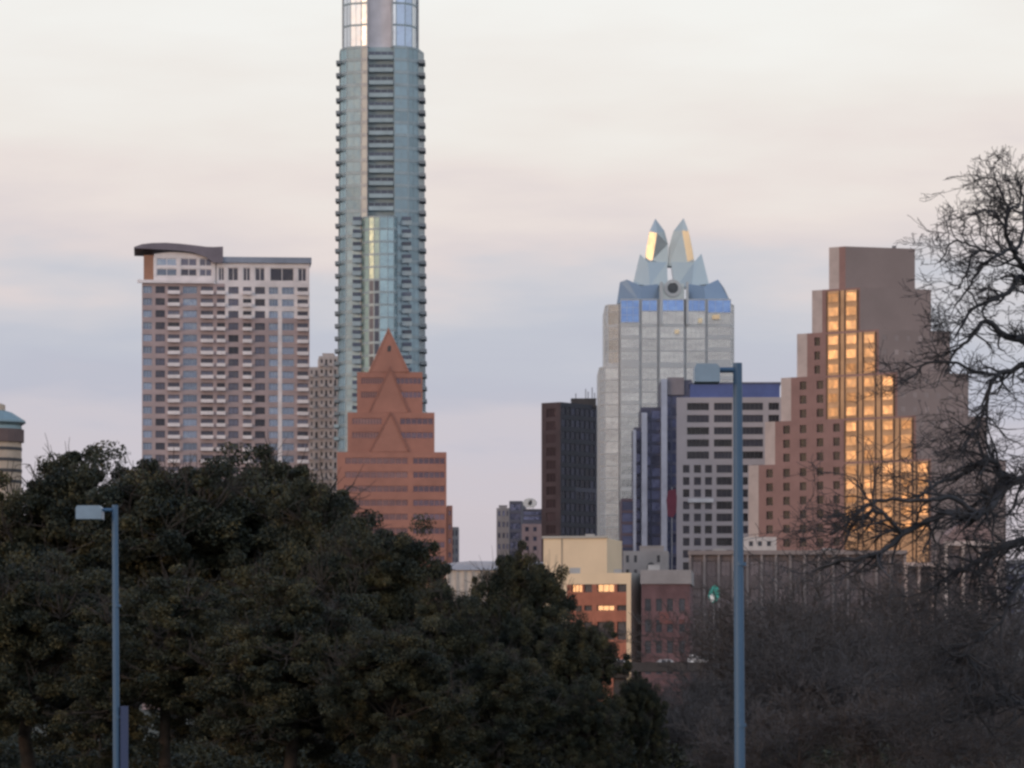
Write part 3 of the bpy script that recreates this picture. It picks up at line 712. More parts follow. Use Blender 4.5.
# ------------------------------------------------------------------ blue glass tower with white fins
def fin_tower():
    Y = 1180.0
    gb = glass('indigo_glass', (0.06, 0.07, 0.13), 0.4, 0.2, 0.5); mw = mat('pale_blue_fin', (0.38, 0.42, 0.52), 0.6); mtop = mat('brown_grey_cap', (0.22, 0.20, 0.22), .8)
    mdk = mat('indigo_panel', (0.07, 0.075, 0.12), .6); mpp = mat('plum_panel', (0.13, .10, .13), .7)
    T = thing('office_tower', (X_(660, Y), Y+10, 0), 'indigo glass office tower with pale vertical fins, stepping up towards the pale grid building', 'building')
    U = ydir(0); wl = Wins('glass_panel')
    for x0, x1, yt, dd in ((621.5, 634, 498, 3), (634, 641, 427, 2), (641, 661, 407, 1), (661, 692, 380, 0)):
        W = MB(); A = Vector((X_(x0, Y+dd), Y+dd, 0)); w = solve_u(A, U, x1)-.01; zt = Z_(yt, Y)
        n = max(1, int(w/2.4)); us = lines([(w*k/n+.15, w*(k+1)/n-.15) for k in range(n)], w)
        mass(W, wl, A, U, w, 24, 0, zt, front=(us, lines(rows(0, zt-(4.5 if x0 == 661 else .8), 11.5/F*Y, 2.6, 16), zt), oddcell((gb, mdk, 1, 1))), recess=.2)
        W.build('wall', [mpp if x0 == 621.5 else mdk], T)
    wl.finish(T)
    W = MB(); W.box(X_(667.5, Y), X_(684, Y), Y-.5, Y+14, Z_(395, Y), Z_(377.5, Y)); W.build('stair_house', [mtop], T)
    for x0, x1, yt in ((641.5, 647, 413), (661, 667, 379.5), (633.2, 636, 430)):
        W = MB(); W.box(X_(x0, Y), X_(x1, Y), Y-1.6, Y+.9, 0, Z_(yt, Y)); W.build('fin', [mw], T)
fin_tower()

# ------------------------------------------------------------------ white grid office building with blue roof band
def grid_building():
    Y = 1120.0
    mw = mat('pale_grid_concrete', (0.42, 0.385, 0.40), .8, scale=.1, var=.07); mbl = mat('blue_roof_band', (0.085, 0.12, 0.30), .5)
    gd = glass('smoke_glass', (0.018, 0.018, 0.03), .12, .25, .75)
    T = thing('office_building', (X_(728, Y), Y+14, 0), 'pale concrete grid office building with dark window ribbons and a blue roof band', 'building')
    U = ydir(2.5); A = Vector((X_(676.5, Y), Y, 0)); w = solve_u(A, U, 781); zt = Z_(397.5, Y); W = MB(); wl = Wins()
    pitch = 12.15/F*Y; z0 = 0
    colsA = [(687, 709), (714, 732), (741.5, 763), (768.5, 779)]
    colsB = [(683, 689.5), (694, 701), (705, 712), (716.5, 732), (741.5, 748), (752, 763), (768.5, 779)]
    zs = Z_(461, Y)
    usA, usB = pxops(A, U, w, colsA), pxops(A, U, w, colsB)
    spA = lambda i, j: (gd, m_black, 5 if i < 7 else 3, 1, .13) if i % 2 and j % 2 else None
    spB = lambda i, j: (gd, m_black, 3 if i == 7 else 1, 1, .1) if i % 2 and j % 2 else None
    facade(W, wl, A, U, usB, lines(rows(0, zs-1.1, pitch, 2.15, 9), zs), spB, .4)
    A2 = A+Vector((0,0,zs))
    facade(W, wl, A2, U, usA, lines(rows(zs, Z_(403, Y), pitch, 2.0, 5), zt-zs), spA, .4)
    Bk = -U.cross(Vector((0,0,1))); C = A+U*w; dp = 26; h = Vector((0,0,zt))
    W.quad(C, C+Bk*dp, C+Bk*dp+h, C+h); W.quad(C+Bk*dp, A+Bk*dp, A+Bk*dp+h, C+Bk*dp+h); W.quad(A+Bk*dp, A, A+h, A+Bk*dp+h)
    W.quad(A+h, C+h, C+Bk*dp+h, A+Bk*dp+h)
    W.build('wall', [mw], T); wl.finish(T)
    b = MB(); u0, u1 = solve_u(A, U, 690), solve_u(A, U, 779.8)
    b.obox(A+U*u0+Bk*.7+Vector((0,0,zt+.003)), U*(u1-u0), Bk*20, Vector((0,0,Z_(383.5, Y)-zt))); b.build('roof_band', [mbl], T)
    b = MB(); b.obox(A+U*(u0-.3)+Bk*.4+Vector((0,0,Z_(383.5, Y)+.003)), U*(u1-u0+.6), Bk*20.6, Vector((0,0,.35))); b.build('roof_edge', [mat('roof_edge_grey', (.16, .17, .22), .6)], T)
    b = MB(); o = A+U*solve_u(A, U, 688)-Bk*.5+Vector((0,0,Z_(502.5, Y))); b.obox(o, U*7.0, Bk*.48, Vector((0,0,1.0))); b.build('ledge', [mat('ledge_white', (.62, .62, .64), .7)], T)
grid_building()
# dark red banner in front of the finned tower
E = thing('banner', (X_(671, 1110), 1110, Z_(515, 1110)), 'dark red banner hanging between the indigo tower and the pale grid building', 'banner')
b = MB(); Yb = 1110
P = [(667.5, 516), (673, 517.5), (676.5, 512), (677, 497), (675.5, 489), (668, 490.5), (666.3, 500)]
b.prism([px2(x, y, Yb) for x, y in P], (0, .15, 0)); b.build('cloth', [mat('dark_red_cloth', (.17, .045, .07), .9)], E)
b = MB(); b.box(X_(672, Yb)-.08, X_(672, Yb)+.08, Yb+.2, Yb+.36, 0, Z_(487, Yb)); b.build('pole', [m_steel], E)

# ------------------------------------------------------------------ stepped granite tower at the right
def ziggurat():
    Y = 1050.0
    mpk = mat('rose_granite', (0.27, 0.160, 0.145), .75, scale=.15, var=.1); mlt = mat('pale_chamfer_granite', (0.46, 0.385, 0.36), .7, scale=.2)
    mgy = mat('taupe_granite', (0.26, 0.205, 0.19), .75, scale=.12, var=.06); mgo = mat('sunset_tint_spandrel', (0.36, 0.24, 0.15), .4, .35, scale=.12, var=.25)  # last one: golden cast of the sunset put into spandrels and piers
    gk = glass('punched_window_glass', (0.012, 0.010, 0.013), .05, .25, .5); gg = glass('sunset_tint_mirror_glass', (0.45, 0.30, 0.175), .97, .30, .42, wave=.05)  # second glass carries the sunset reflection in its gold tint
    mfin = mat('dark_bronze_fin', (.11, .07, .05), .5, .3)
    gr = glass('side_window_glass', (0.27, 0.22, 0.21), .3, .3, .2)
    T = thing('office_tower', (X_(875, Y), Y+20, 0), 'stepped rose granite office tower with a mirrored column of windows tinted sunset gold, behind the bare tree', 'building')
    deg = 34; U = ydir(deg); Bk = -U.cross(Vector((0,0,1))); RD = Vector((math.cos(R(17)), math.sin(R(17)), 0))
    W = MB(); wl = Wins('window'); wg = Wins('gold_window'); pitch = 14.05/F*Y
    C0 = Vector((X_(845, Y), Y, 0))
    # front corner and left corner of each level, in pixels
    lev = [(829, 845.5, 247.5, 915), (812, 860, 290.5, 931), (797, 879, 334, 950), (781, 897.5, 378, 968.5), (765, 916, 422, 987), (748.5, 931, 465.5, 1006)]
    # all levels share the side plane direction; each lower level steps forward a little and outward
    dstep = 4.2
    base_y = Y
    cols_dark = {2: [(815.5, 2)], 3: [(800.5, 3), (817, 2)], 4: [(783, 4), (800.5, 3), (817, 2)], 5: [(767, 5), (783.5, 4), (800.5, 3), (817.5, 2), (834.5, 2)]}
    ztop_prev = None
    dep0 = None
    for n, (xl, xc, yt, xr) in enumerate(lev):
        Yc = Y - n*dstep
        C = Vector((X_(xc, Yc), Yc, 0))
        w = -solve_u(C, U, xl); A = C - U*w
        dep = solve_u(C, RD, xr)
        z1 = Z_(yt, A.y)
        if n == 5: z0 = 0
        else:
            Cn = Vector((X_(lev[n+1][1], Yc-dstep), Yc-dstep, 0)); An = Cn + U*solve_u(Cn, U, lev[n+1][0]); z0 = Z_(lev[n+1][2], An.y) - 1.0
        h = z1-z0
        # column lines every ~17 px
        wcols = []
        ch = 3.0 if n else 2.6                                       # pale chamfer strip at the left end
        xs_all = [817.5, 800.5, 783.5, 767.0, 834.5]
        if n:
            # dark punched windows
            dk = [x for x in (752.5, 767, 784, 800.5, 817.5, 834) if x > xl+13 and x < 840]
            dk = [x+2.6 for x in dk]
            gold = [x for x in (851.5, 869.5, 888, 906.5, 923) if x < xc-3]
            if n <= 1: gold = [833.5] + gold; dk = [x for x in dk if x < 826]
            elif n in (2, 3): gold = [833.5] + gold; dk = [x for x in dk if x < 826]
            ops = [(solve_u(A, U, x-3.4), solve_u(A, U, x+3.2), 'd') for x in dk] + [(solve_u(A, U, x-5.6), solve_u(A, U, x+5.6), 'g') for x in gold]
            if n == 2: ops = [o for o in ops if o[2] == 'g'] + [(solve_u(A, U, 814.4), solve_u(A, U, 820), 'd')]
            ops.sort(); us = [0, ch]
            kinds = {}
            for a, b_, k in ops:
                a = max(a, us[-1]+.05); b_ = min(b_, w-.3)
                if b_-a < .8: continue
                us += [a, b_]; kinds[len(us)-2] = k
            us.append(w)
            vs = lines([r_ for r_ in rows(z0, z1-1.2, pitch, 2.1, 3 if n < 5 else 6) if r_[0] > 1.2], h)
            def cell(i, j):
                if i in kinds and j % 2:
                    return (gk, m_black, 1, 1, .08) if kinds[i] == 'd' else None
                return None
            def matf(i, j):
                return 1 if i == 0 else 0
            facade(W, wl, A+Vector((0,0,z0)), U, us, vs, cell, .45, matf)
            # mirrored columns stand slightly proud of the granite; sunset gold is in their tint
            Nn = -Bk
            gi = [i for i, k in kinds.items() if k == 'g' and (n < 4 or px_of(A+U*(us[i]+us[i+1])/2) > 842)]
            if gi:
                ua, ub = us[gi[0]]-.45, min(us[gi[-1]+1]+.45, w-.05)
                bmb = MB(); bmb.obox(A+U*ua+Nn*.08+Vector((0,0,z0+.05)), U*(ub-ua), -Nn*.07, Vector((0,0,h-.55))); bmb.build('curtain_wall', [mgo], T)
                for i in gi:
                    for uu in (us[i]-.34, us[i+1]+.12):
                        if uu+.3 > w: continue
                        fb = MB(); fb.obox(A+U*uu+Nn*.34+Vector((0,0,z0+.07)), U*.24, -Nn*.255, Vector((0,0,h-.6))); fb.build('mullion_fin', [mfin], T)
            for i, k in kinds.items():
                if k != 'g': continue
                u0, u1 = us[i], us[i+1]
                zz = z0+.05
                lowlim = 14 if n == 5 else 0
                for q in range(3 if n < 5 else 5):
                    zt_ = z1-.9-q*pitch
                    if zt_-2.9 < zz: continue
                    if n >= 4 and px_of(A+U*(u0+u1)/2) < 842: continue
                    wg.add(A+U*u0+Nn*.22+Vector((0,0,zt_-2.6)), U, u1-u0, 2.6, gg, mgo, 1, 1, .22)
        else:
            facade(W, wl, A+Vector((0,0,z0)), U, [0, w-1.9, w], [0, h], lambda i, j: None, .3, lambda i, j: 1 if i == 0 else 0)
        # right side, plain taupe granite with faint windows
        ncol = 6
        usr = lines([(dep*(k+.3)/ncol, dep*(k+.7)/ncol) for k in range(ncol)], dep)
        vsr = lines(rows(z0, z1-1.3, pitch, 1.5, 3 if n < 5 else 6), h) if n > 1 else [0, h]
        facade(W, wl, C+Vector((0,0,z0)), RD, usr, vsr, (lambda i, j: (gr, mgy, 1, 1, .05) if i % 2 and j % 2 and n > 1 else None), .12, lambda i, j: 2)
        A3 = A+Vector((0,0,z0)); Zh = Vector((0,0,h))
        D_ = A3; E_ = D_+U*w
        R_ = A3+U*w+RD*dep; E_ = R_+Vector((R_.x/R_.y*9-.3, 9, 0)); L_ = A3+Vector((A3.x/A3.y*9+.3, 9, 0))
        W.poly([p+q for p, q in ((R_, 0*Zh), (E_, 0*Zh), (E_, Zh), (R_, Zh))], 2); W.quad(E_, L_, L_+Zh, E_+Zh, 2); W.quad(L_, A3, A3+Zh, L_+Zh, 1)
        W.poly([A3+Zh, A3+U*w+Zh, R_+Zh, E_+Zh, L_+Zh], 2)
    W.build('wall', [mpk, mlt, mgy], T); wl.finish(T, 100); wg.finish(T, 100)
    b = MB(); zt = Z_(247.5, Y)
    for x, hh in ((853, .9), (866, 1.3), (884, .8), (895, 1.8), (897, 1.0), (908, .8)):
        p = Vector((X_(x, Y+10), Y+12, zt)); b.box(p.x-.5, p.x+.5, p.y, p.y+1, zt, zt+hh)
    b.build('roof_vents', [m_gray], T)
def px_of(p): return 512 + p.x/p.y*F
ziggurat()

# ------------------------------------------------------------------ beige block and the low buildings in front
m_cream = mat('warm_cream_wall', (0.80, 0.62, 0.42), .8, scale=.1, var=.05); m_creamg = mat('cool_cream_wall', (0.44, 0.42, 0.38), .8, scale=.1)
m_ob = mat('orange_brick_wall', (0.40, 0.15, 0.095), .85, scale=.3, var=.15); m_rb = mat('dull_red_brick', (0.15, 0.085, 0.09), .9, scale=.25, var=.25)
gold2 = glass('sunset_window', (0.98, 0.68, 0.40), .97, .18, .1, wave=.02)  # sunset reflection coloured into the glass of chosen panes
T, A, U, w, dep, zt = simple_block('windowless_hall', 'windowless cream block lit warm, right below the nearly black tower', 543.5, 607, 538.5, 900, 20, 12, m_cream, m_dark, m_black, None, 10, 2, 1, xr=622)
b = MB(); b.obox(A+U*(solve_u(A, U, 562)-.15)-(-U.cross(Vector((0,0,1))))*.12, U*.3, -U.cross(Vector((0,0,1)))*.11, Vector((0,0,zt-.05))); b.build('downpipe', [mat('pipe_tan', (.36, .29, .22), .7)], T)
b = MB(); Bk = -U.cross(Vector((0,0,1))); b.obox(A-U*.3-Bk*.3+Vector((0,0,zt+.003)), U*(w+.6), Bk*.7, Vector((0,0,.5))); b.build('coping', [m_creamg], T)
# brick building with gold windows
T = thing('brick_building', (X_(602, 850), 860, 0), 'low orange brick building with a cream frame and windows tinted sunset gold, below the cream block', 'building')
Y = 850.0; U = ydir(19); A = Vector((X_(567, Y), Y, 0)); w = solve_u(A, U, 631); W = MB(); wl = Wins('window'); zt = Z_(573.5, Y)
usb = pxops(A, U, w, [(571.5, 582), (584, 592), (597, 614), (617, 626.5)])
zz = lambda p: Z_(p, Y)
vsb = [0, zz(640), zz(634), zz(622), zz(611), zz(605.5), zz(592.5), zz(584.5), zt]
def cellb(i, j):
    if i % 2 == 0: return None
    if j == 6: return (gold2 if i in (1, 5) else m_dark, m_black, 3, 1, .1)
    if j == 4: return (gold2 if i == 5 else m_dark, m_black, 3, 1, .1)
    if j in (1, 2): return (m_dark, m_black, 3, 1, .1) if j in (1, 2) else None
    return None
facade(W, wl, A, U, usb, vsb, cellb, .6, lambda i, j: 1 if j == 7 or i == len(usb)-2 else 0)
Bk = -U.cross(Vector((0,0,1))); C = A+U*w; dp = solve_u(C, Bk, 641.5); h = Vector((0,0,zt))
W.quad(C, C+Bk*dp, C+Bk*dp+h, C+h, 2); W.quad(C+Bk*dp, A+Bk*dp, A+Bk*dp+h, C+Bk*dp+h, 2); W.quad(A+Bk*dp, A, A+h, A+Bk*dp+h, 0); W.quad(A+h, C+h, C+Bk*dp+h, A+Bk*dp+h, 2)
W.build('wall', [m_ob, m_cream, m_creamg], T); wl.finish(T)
# dull red block
m_pp = mat('grey_parapet', (.30, .28, .28), .8, scale=.2)
T, A, U, w, dep, zt = simple_block('brick_building', 'dull red brick block with a grey parapet, right of the orange brick building', 641.6, 690, 584, 842, 22, 4, m_rb, m_dark, m_black, [(645, 651), (656, 662), (667, 673), (679, 685)], 21, 2.6, 4, top=3.0)
b = MB(); Bk = -U.cross(Vector((0,0,1))); b.obox(A-U*.25-Bk*.25+Vector((0,0,zt+.003)), U*(w+.5), Bk*(dep+.5), Vector((0,0,Z_(570, 842)-zt))); b.build('parapet', [m_pp], T)
b = MB(); b.box(X_(660, 842)-.1, X_(684, 842), 841.6, 841.75, Z_(624, 842), Z_(612, 842)); b.build('red_panel', [mat('faded_red_panel', (.17, .07, .065), .8)], T)
# cream rooftop building
T, A, U, w, dep, zt = simple_block('service_building', 'small off-white service building with a dark round vent, left of the blue glass fins', 623, 668, 551, 930, 18, 3, m_pp, m_dark, m_black, [(626, 629), (634, 637), (657, 660)], 14, 1.6, 2, roofs=[(641, 664, 546.5, 2, 9)])
b = MB(); c = px2(651, 567, 929.6); b.prism([c+Vector((math.cos(i*math.pi/8)*.9, 0, math.sin(i*math.pi/8)*1.1)) for i in range(16)], (0, .25, 0)); b.build('round_vent', [m_black], T)
# podium with pilasters (right)
def podium(label, x0, x1, yt, Y, step, deg, arch=False, col=(0.25, 0.21, 0.20)):
    mw = mat('podium_stone_%d' % x0, col, .85, scale=.2, var=.12); md = mat('podium_wall_%d' % x0, (.16, .125, .12), .85, scale=.3, var=.2)
    T = thing('podium_building', (X_((x0+x1)/2, Y), Y+8, 0), label, 'building')
    U = ydir(deg); A = Vector((X_(x0, Y), Y, 0)); w = solve_u(A, U, x1); zt = Z_(yt, Y); W = MB(); wl = Wins()
    n = int((x1-x0)/step); us = lines([(w*(k+.18)/n, w*(k+.82)/n) for k in range(n)], w)
    mass(W, wl, A, U, w, 20, 0, zt, front=(us, lines([(zt-1.2-4.0-6.5*q, zt-1.6-6.5*q) for q in (2, 1, 0)], zt), oddcell((glass('podium_glass', (.12, .10, .10), .4), md, 2, 1)), lambda i, j: 0), recess=.5)
    W.build('wall', [md], T); wl.finish(T)
    Nn = U.cross(Vector((0,0,1)))
    for k in range(n+1):
        b = MB(); b.obox(A+U*(w*k/n-.3)+Nn*.6, U*.6, -Nn*.59, Vector((0,0,zt-.2))); b.build('pilaster', [mw], T)
    b = MB(); b.obox(A-U*.5+Nn*.8+Vector((0,0,zt-.195)), U*(w+1), -Nn*.795, Vector((0,0,1.0))); b.build('cornice', [mw], T)
    if arch:
        b = MB(); xs = [(x0+1, yt), (x0+4, yt-9), (x0+10, yt-16), (x0+18, yt-20), (x1-18, yt-21), (x1-10, yt-17), (x1-4, yt-9), (x1-1, yt)]
        b.prism([px2(x, y, Y+1) + Vector((0,0,.7)) for x, y in reversed(xs)], (0, 18, 0)); b.build('vaulted_roof', [mat('dusty_rose_roof', (.27, .19, .18), .8)], T)
    return T
podium('long low podium with pale pilasters under the pale grid building and granite tower', 690, 905, 554, 960, 14, 2)
podium('pavilion with a rounded dusty pink roof and pale columns behind the lower right branches', 946, 997, 545, 900, 17, 0, True, (0.55, .46, .42))
podium('low columned wing between the long podium and the rounded pink pavilion', 906, 945, 566, 940, 13, 2, False, (0.5, .40, .36))
simple_block('plant_room', 'small white plant room on the podium at the left foot of the granite tower', 744, 776.5, 537, 985, 8, 2, mat('plant_white', (.52, .48, .46), .8, scale=.5), m_dark, m_black, [(749, 753), (758, 762), (767, 771)], 20, 1.2, 1)
simple_block('office_building', 'distant grey office building behind the right branches, right of the granite tower', 1002, 1075, 560, 1300, 20, 0, mgr, gdk2, mgr, [(1006, 1016), (1020, 1030), (1034, 1044)], 11, 1.8, 6)
# pale long shed behind the trees at centre
T = thing('long_shed', (X_(474, 980), 985, 0), 'long pale low shed glimpsed between the pink gabled building and the small grey towers', 'building')
Y = 980.0; b = MB(); b.box(X_(446, Y), X_(546, Y), Y, Y+20, 0, Z_(570, Y)); b.build('wall', [mat('shed_cream', (.58, .50, .43), .8, scale=.4)], T)
b = MB(); P = [px2(444, 570, Y-.6), px2(548, 570, Y-.6), px2(548, 562, Y+6), px2(470, 561, Y+6), px2(444, 563.5, Y+6)]
b.prism(P, (0, 16, .0)); b.build('roof', [mat('shed_roof', (.36, .33, .33), .7)], T)
for k in range(12):
    b = MB(); x = X_(449+8*k, Y); b.box(x-.25, x+.25, Y-.3, Y-.01, 0, Z_(571, Y)); b.build('pilaster', [mat('shed_pilaster', (.40, .36, .33), .8)], T)
simple_block('office_building', 'thin grey building edge to the right of the pink gabled building', 451, 458.5, 527, 1250, 14, 0, mgr, gdk2, mgr, [(452.5, 454), (455.5, 457.3)], 9, 1.8, 6)

# ------------------------------------------------------------------ round tower cut by the left edge
def round_tower():
    Y = 1150.0
    mte = mat('verdigris_roof', (.22, .31, .34), .5, .2); mbr = mat('brown_frieze', (.14, .10, .095), .8); mcr_ = mat('tan_storeys', (.50, .40, .31), .8)
    T = thing('round_tower', (X_(-6, Y), Y+8, 0), 'round tan tower with a teal conical roof cut off by the left edge', 'building')
    cx, cy, n = X_(-6, Y), Y+8, 24
    def lathe(name, prof, m):
        b = MB()
        for (r0, z0), (r1, z1) in zip(prof, prof[1:]):
            for i in range(n):
                a0, a1 = 2*math.pi*i/n, 2*math.pi*(i+1)/n
                q = lambda a, r, z: (cx+math.cos(a)*r, cy+math.sin(a)*r, z)
                b.quad(q(a0, r0, z0), q(a1, r0, z0), q(a1, r1, z1), q(a0, r1, z1))
        return b.build(name, [m], T)
    r = 26/F*Y; Zp = lambda p: Z_(p, Y)
    lathe('wall', [(r-.5, 0), (r-.5, Zp(441))], mcr_)
    for p in (446, 457, 468, 479): lathe('window_band', [(r-.48, Zp(p+3.2)), (r-.35, Zp(p+3.1)), (r-.35, Zp(p)), (r-.48, Zp(p-.1))], m_black)
    lathe('frieze', [(r-.4, Zp(441)), (r+.2, Zp(440.6)), (r+.2, Zp(428)), (r-.4, Zp(427.5))], mbr)
    lathe('roof', [(r-.3, Zp(428)), (r-.6, Zp(424)), (r+.7, Zp(421)), (r+.5, Zp(419)), (r*.55, Zp(410.5)), (r*.3, Zp(408.5)), (0.01, Zp(408))], mte)
    lathe('lantern', [(r*.3, Zp(408.5)), (r*.3, Zp(403)), (.01, Zp(400))], mcr_)
round_tower()

# ------------------------------------------------------------------ bridge with cars
mcon = mat('bridge_concrete', (.06, .052, .05), .9, scale=.3, var=.2)
Yb = 700.0; zd = Z_(662.5, Yb)
T = thing('bridge', (X_(620, Yb), Yb, 0), 'low dark concrete road bridge seen through the trees under the white cars', 'bridge')
b = MB(); b.box(X_(380, Yb), X_(1100, Yb), Yb-6, Yb+8, zd-1.6, zd-.95); b.build('deck', [mcon], T)
for y in (Yb-5.9, Yb+7.6):
    b = MB(); b.box(X_(380, Yb), X_(1100, Yb), y, y+.3, zd-.948, zd); b.build('parapet', [mcon], T)
for k in range(7):
    b = MB(); x = X_(400+k*110, Yb); b.box(x-1, x+1, Yb-4, Yb+6, 0, zd-1.603); b.box(x-1.5, x+1.5, Yb-5, Yb+7, zd-2.6, zd-1.604); b.build('pier', [mcon], T)
def car(px, label, paint, van=False, s=1):
    x = X_(px, Yb); z = zd-.945
    T = thing('parked_van' if van else 'car', (x, Yb-2.5, z), label, 'van' if van else 'car', 'vehicles on the bridge')
    L, H, wd = (5.2, 2.2, 1.9) if van else (4.5, 1.45, 1.75)
    pr = [(-.5, .3), (.5, .3), (.5, .55), (.44, .62), (.34, 1.0), (-.42, 1.0), (-.5, .62)] if van else [(-.5, .2), (.5, .2), (.5, .52), (.3, .62), (.17, 1.0), (-.25, 1.0), (-.4, .66), (-.5, .6)]
    P = [Vector((x+s*a*L, Yb-2.5-wd/2, z+h*H)) for a, h in pr]
    if s < 0: P = P[::-1]
    b = MB(); b.prism(P, (0, wd, 0)); b.build('body', [paint], T)
    for a, c in ((-.2, -.02), (.0, .16)) if not van else ((.12, .33),):
        b = MB(); b.prism([Vector((x+s*q*L, Yb-2.5-wd/2-.01, z+h*H)) for q, h in ([(a, .64), (c, .64), (c-.01, .93), (a+.01, .93)] if s > 0 else [(c, .64), (a, .64), (a+.01, .93), (c-.01, .93)])], (0, .05, 0)); b.build('side_window', [m_dark], T)
    for a in (-.32, .32):
        b = MB(); b.tube([(x+a*L, Yb-2.5-wd/2-.02, z+.32), (x+a*L, Yb-2.5-wd/2+.22, z+.32)], [.32, .32], 14); wh = b.build('wheel', [m_black], T)
m_wp = mat('white_car_paint', (.75, .75, .76), .35, var=.02); m_sp = mat('silver_car_paint', (.42, .43, .46), .35, .4, var=.02)
car(702, 'white van crossing the bridge just left of the right lamp post', m_wp, True)
car(666, 'silver car on the bridge in front of the dull red brick block', m_sp)
car(618, 'grey silver car on the bridge below the orange brick building', m_sp, False, -1)

# teal round sign
T = thing('street_sign', (X_(713.5, 640), 640, 0), 'teal oval sign with white lower corner on a thin post, beside the nearer lamp post', 'sign')
Y = 640.0; c = px2(714, 594, Y); n = 20; ov = [(math.cos(2*math.pi*i/n), math.sin(2*math.pi*i/n)) for i in range(n)]
b = MB(); b.prism([c+Vector((u*.85+v*.12, 0, v*1.35)) for u, v in ov], (0, .12, 0)); b.build('panel', [mat('teal_sign_paint', (.04, .36, .30), .4, var=.05)], T)
b = MB(); b.prism([c+Vector((-.32+u*.36, -.03, -.62+v*.62)) for u, v in ov], (0, .025, 0)); b.build('marking', [mat('sign_white2', (.85, .87, .85), .4, var=.02)], T)
b = MB(); b.tube([(c.x, Y+.2, 0), (c.x, Y+.2, c.z+.6)], [.09, .07], 8); b.build('post', [m_steel], T)

# ------------------------------------------------------------------ lamp posts
mlp = mat('blue_grey_paint', (.06, .125, .21), .45, .2, scale=1.5, var=.12, streak=True); mlh = mat('lamp_housing', (.22, .31, .40), .4, .2, scale=2); mlens = mat('lamp_lens', (.62, .66, .64), .35)
def lamp(xb, yt, xt, Y, wpx, hx0, hx1, hy0, hy1, ya, label, panel=False):
    base = Vector((X_(xb + (xb-xt)*.25, Y), Y, 0)); top = px2(xt, yt, Y); r = wpx/2/F*Y
    T = thing('lamp_post', base, label, 'lamp post', 'parking lot lamp posts')
    b = MB(); N_ = 14
    b.tube([base.lerp(top, k/N_) for k in range(N_+1)], [r*(1.12-.2*k/N_) for k in range(N_+1)], 16); b.build('pole', [mlp], T, smooth=False)
    b = MB(); b.tube([base+Vector((0,0,.0)), base+Vector((0,0,.12)), base+Vector((0,0,.14)), base+Vector((0,0,.5))], [r*2.2, r*2.2, r*1.6, r*1.45], 16); b.build('base', [mlp], T)
    b = MB(); b.box(base.x-.045, base.x+.045, Y-r*1.16-.006, Y-r*.9, .55, .85); b.build('hand_hole_cover', [m_gray], T)
    for zz_ in (2.6, 5.0):
        b = MB(); b.tube([(base.x, Y, zz_), (base.x, Y, zz_+.05)], [r*1.16, r*1.16], 16); b.build('band', [mlp], T)
    z = Z_(ya, Y); b = MB(); b.tube([(X_(hx1, Y)-.02, Y, z), (top.x, Y, z)], [r*.55, r*.55], 10); b.build('arm', [mlp], T)
    b = MB(); x0, x1, z0, z1 = X_(hx0, Y), X_(hx1, Y), Z_(hy1, Y), Z_(hy0, Y); d = .28; c = (z1-z0)*.18
    b.prism([(x0, Y-d, z0), (x1, Y-d, z0), (x1, Y-d, z1-c), (x1-c, Y-d, z1), (x0+c*.6, Y-d, z1), (x0, Y-d, z1-c)], (0, 2*d, 0)); hd = b.build('head', [mlh], T)
    b = MB(); b.box(x0+.04, x1-.04, Y-d+.05, Y+d-.05, z0-.035, z0-.002); l = b.build('lens', [mlens], hd)
    l.matrix_parent_inverse = Matrix.Translation(-base); hd.matrix_parent_inverse = Matrix.Translation(-base)
    b = MB(); b.box(x0-.012, x0-.001, Y-d+.04, Y+d-.04, z0+.03, z1-c-.02); b.box(x0+.03, x0+(x1-x0)*.52, Y-d-.012, Y-d-.001, z0+.03, z1-c); l2 = b.build('end_cap', [mlens], hd); l2.matrix_parent_inverse = Matrix.Translation(-base)
    if panel:
        b = MB(); b.box(base.x+r*1.15, base.x+r*1.15+.16, Y-.07, Y+.07, 1.2, Z_(706, Y)); b.build('pole_side_strip', [mat('navy_strip', (.03, .05, .12), .6)], T)  # narrow dark blue box along the lower right of the pole
lamp(116.5, 505, 115, 88, 6.6, 77, 103, 506, 519.5, 510, 'left and farther lamp post, blue grey with box head, standing before the leafy oaks', True)
lamp(740, 363, 737.5, 61, 10.0, 694, 719, 365, 383, 370, 'right and nearer tall lamp post, blue grey, crossing the pale grid building', False)

